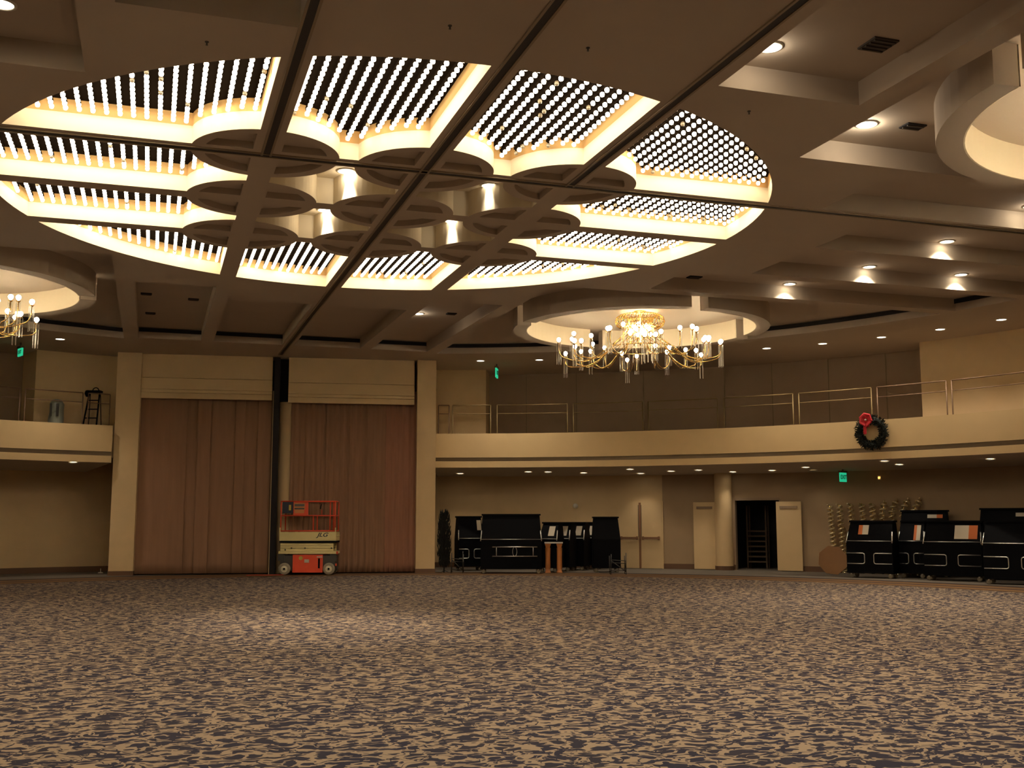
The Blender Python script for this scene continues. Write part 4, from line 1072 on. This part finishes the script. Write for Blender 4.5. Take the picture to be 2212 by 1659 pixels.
p = at_r(1899, 1032, RW - 0.03); r = thing('alarm_light', 'tiny glowing amber alarm light on the wall beside the exit sign', 'alarm light', p, az(p) - PI/2)
mb = MB(); mb.lathe([(0.001, 0.035), (0.025, 0.025), (0.035, 0.0)], 10); o = mb.build('lens', 'led_orange', r, True); o.rotation_euler = (PI/2, 0, 0)
mb = MB(); mb.box(-0.05, 0.05, 0.0, 0.03, -0.06, 0.06); mb.build('plate', 'white_trim', r)

# ================================================================= BALCONY LADDER AND BUNDLE
b = at_r(202, 900, 18.3); hz = at_r(202, 846, 18.3).z - 3.55; b = Vector((b.x, b.y, 3.55))
r = thing('step_ladder', 'black folding step ladder standing on the balcony beside the stage column', 'ladder', b, RZ)
for s in (-1, 1):
    mb = MB(); mb.bar((s*0.24 - 0.09, -0.25, 0), (s*0.15, 0, hz), 0.024); mb.build('front_leg', 'black', r, True)
    mb = MB(); mb.bar((s*0.22 - 0.05, 0.32, 0), (s*0.15 + 0.01, 0.04, hz - 0.05), 0.012); mb.build('rear_leg', 'black', r, True)
for i in range(6):
    t = (i + 1)/7; w = 0.24 - 0.09*t; mb = MB(); mb.box(-w - 0.09*(1 - t), w - 0.09*(1 - t), -0.25*(1 - t) - 0.05, -0.25*(1 - t) + 0.04, hz*t - 0.012, hz*t + 0.012); mb.build('tread', 'black', r)
mb = MB(); mb.box(-0.22, 0.20, -0.12, 0.12, hz - 0.03, hz + 0.03); mb.build('top_step', 'black', r)
mb = MB(); mb.tube([(0.03 + 0.09*math.cos(PI*i/8), 0, hz + 0.03 + 0.09*math.sin(PI*i/8)) for i in range(9)], 0.016, 5); mb.build('handle', 'black', r, True)
mb = MB(); mb.lathe([(0.001, 0.08), (0.07, 0.05), (0.09, -0.03), (0.05, -0.12), (0.001, -0.13)], 10); o = mb.build('tool_pouch', 'black', r, True); o.location = (-0.17, -0.10, hz - 0.04)
b = at_r(121, 900, 18.3); b = Vector((b.x, b.y, 3.55))
r = thing('plastic_bundle', 'bluish grey plastic wrapped bundle on the balcony near the ladder', 'bundle', b, RZ)
mb = MB(); rg = random.Random(4); prof = [(0.001, 0), (0.17, 0.01), (0.21, 0.25), (0.20, 0.6), (0.22, 0.95), (0.19, 1.25), (0.20, 1.42), (0.13, 1.55), (0.001, 1.58)]
mb.lathe(prof, 14); mb.v = [(x*(1 + 0.1*math.sin(5*z + 3*math.atan2(y, x))), y*(1 + 0.1*math.sin(4*z + 2*math.atan2(y, x))), z) for x, y, z in mb.v]; mb.build('wrap', 'plastic_blue', r, True)
for x in (-0.07, 0.12): mb = MB(); mb.box(x - 0.03, x + 0.03, -0.235, -0.19, 1.05, 1.42); mb.build('dark_strap', 'steel_dark', r)

# ================================================================= SMALL THINGS ON THE FLOOR
a_, b_ = ground(532, 1244), ground(612, 1243)
mb = MB(); P = [a_ + (b_ - a_)*t + AHEAD*(0.05*math.sin(9*t)) + Vector((0, 0, 0.016)) for t in [i/16 for i in range(17)]]; mb.tube(P, 0.014, 6)
tag(mb.build('power_cord', 'red_cord', smooth=True), 'red power cord lying on the carpet beside the scissor lift', 'cord')
p = ground(542, 1470); mb = MB()
mb.add([(-0.03, -0.02, 0.004), (0.035, -0.015, 0.01), (0.028, 0.03, 0.004), (-0.025, 0.025, 0.012), (-0.03, -0.02, 0.0), (0.035, -0.015, 0.0), (0.028, 0.03, 0.0), (-0.025, 0.025, 0.0)], [(0, 1, 2, 3), (7, 6, 5, 4), (0, 4, 5, 1), (1, 5, 6, 2), (2, 6, 7, 3), (3, 7, 4, 0)])
o = mb.build('paper_scrap', 'white_paper'); o.location = p; tag(o, 'tiny white paper scrap lying on the patterned carpet', 'paper')
p = ground(217, 1238); r = thing('floor_cap', 'small pale metal floor fitting beside the left stage column', 'floor fitting', p)
mb = MB(); mb.lathe([(0.001, 0.03), (0.06, 0.028), (0.08, 0.0)], 14); mb.build('cap', 'white_trim', r, True)
mb = MB(); mb.bar((0, 0, 0.02), (0, 0, 0.14), 0.012); mb.build('pin', 'white_trim', r)
bpy.context.view_layer.update()
print('objects', len(bpy.data.objects), 'bulbs', sum(len(b) for b in bay_bulbs))
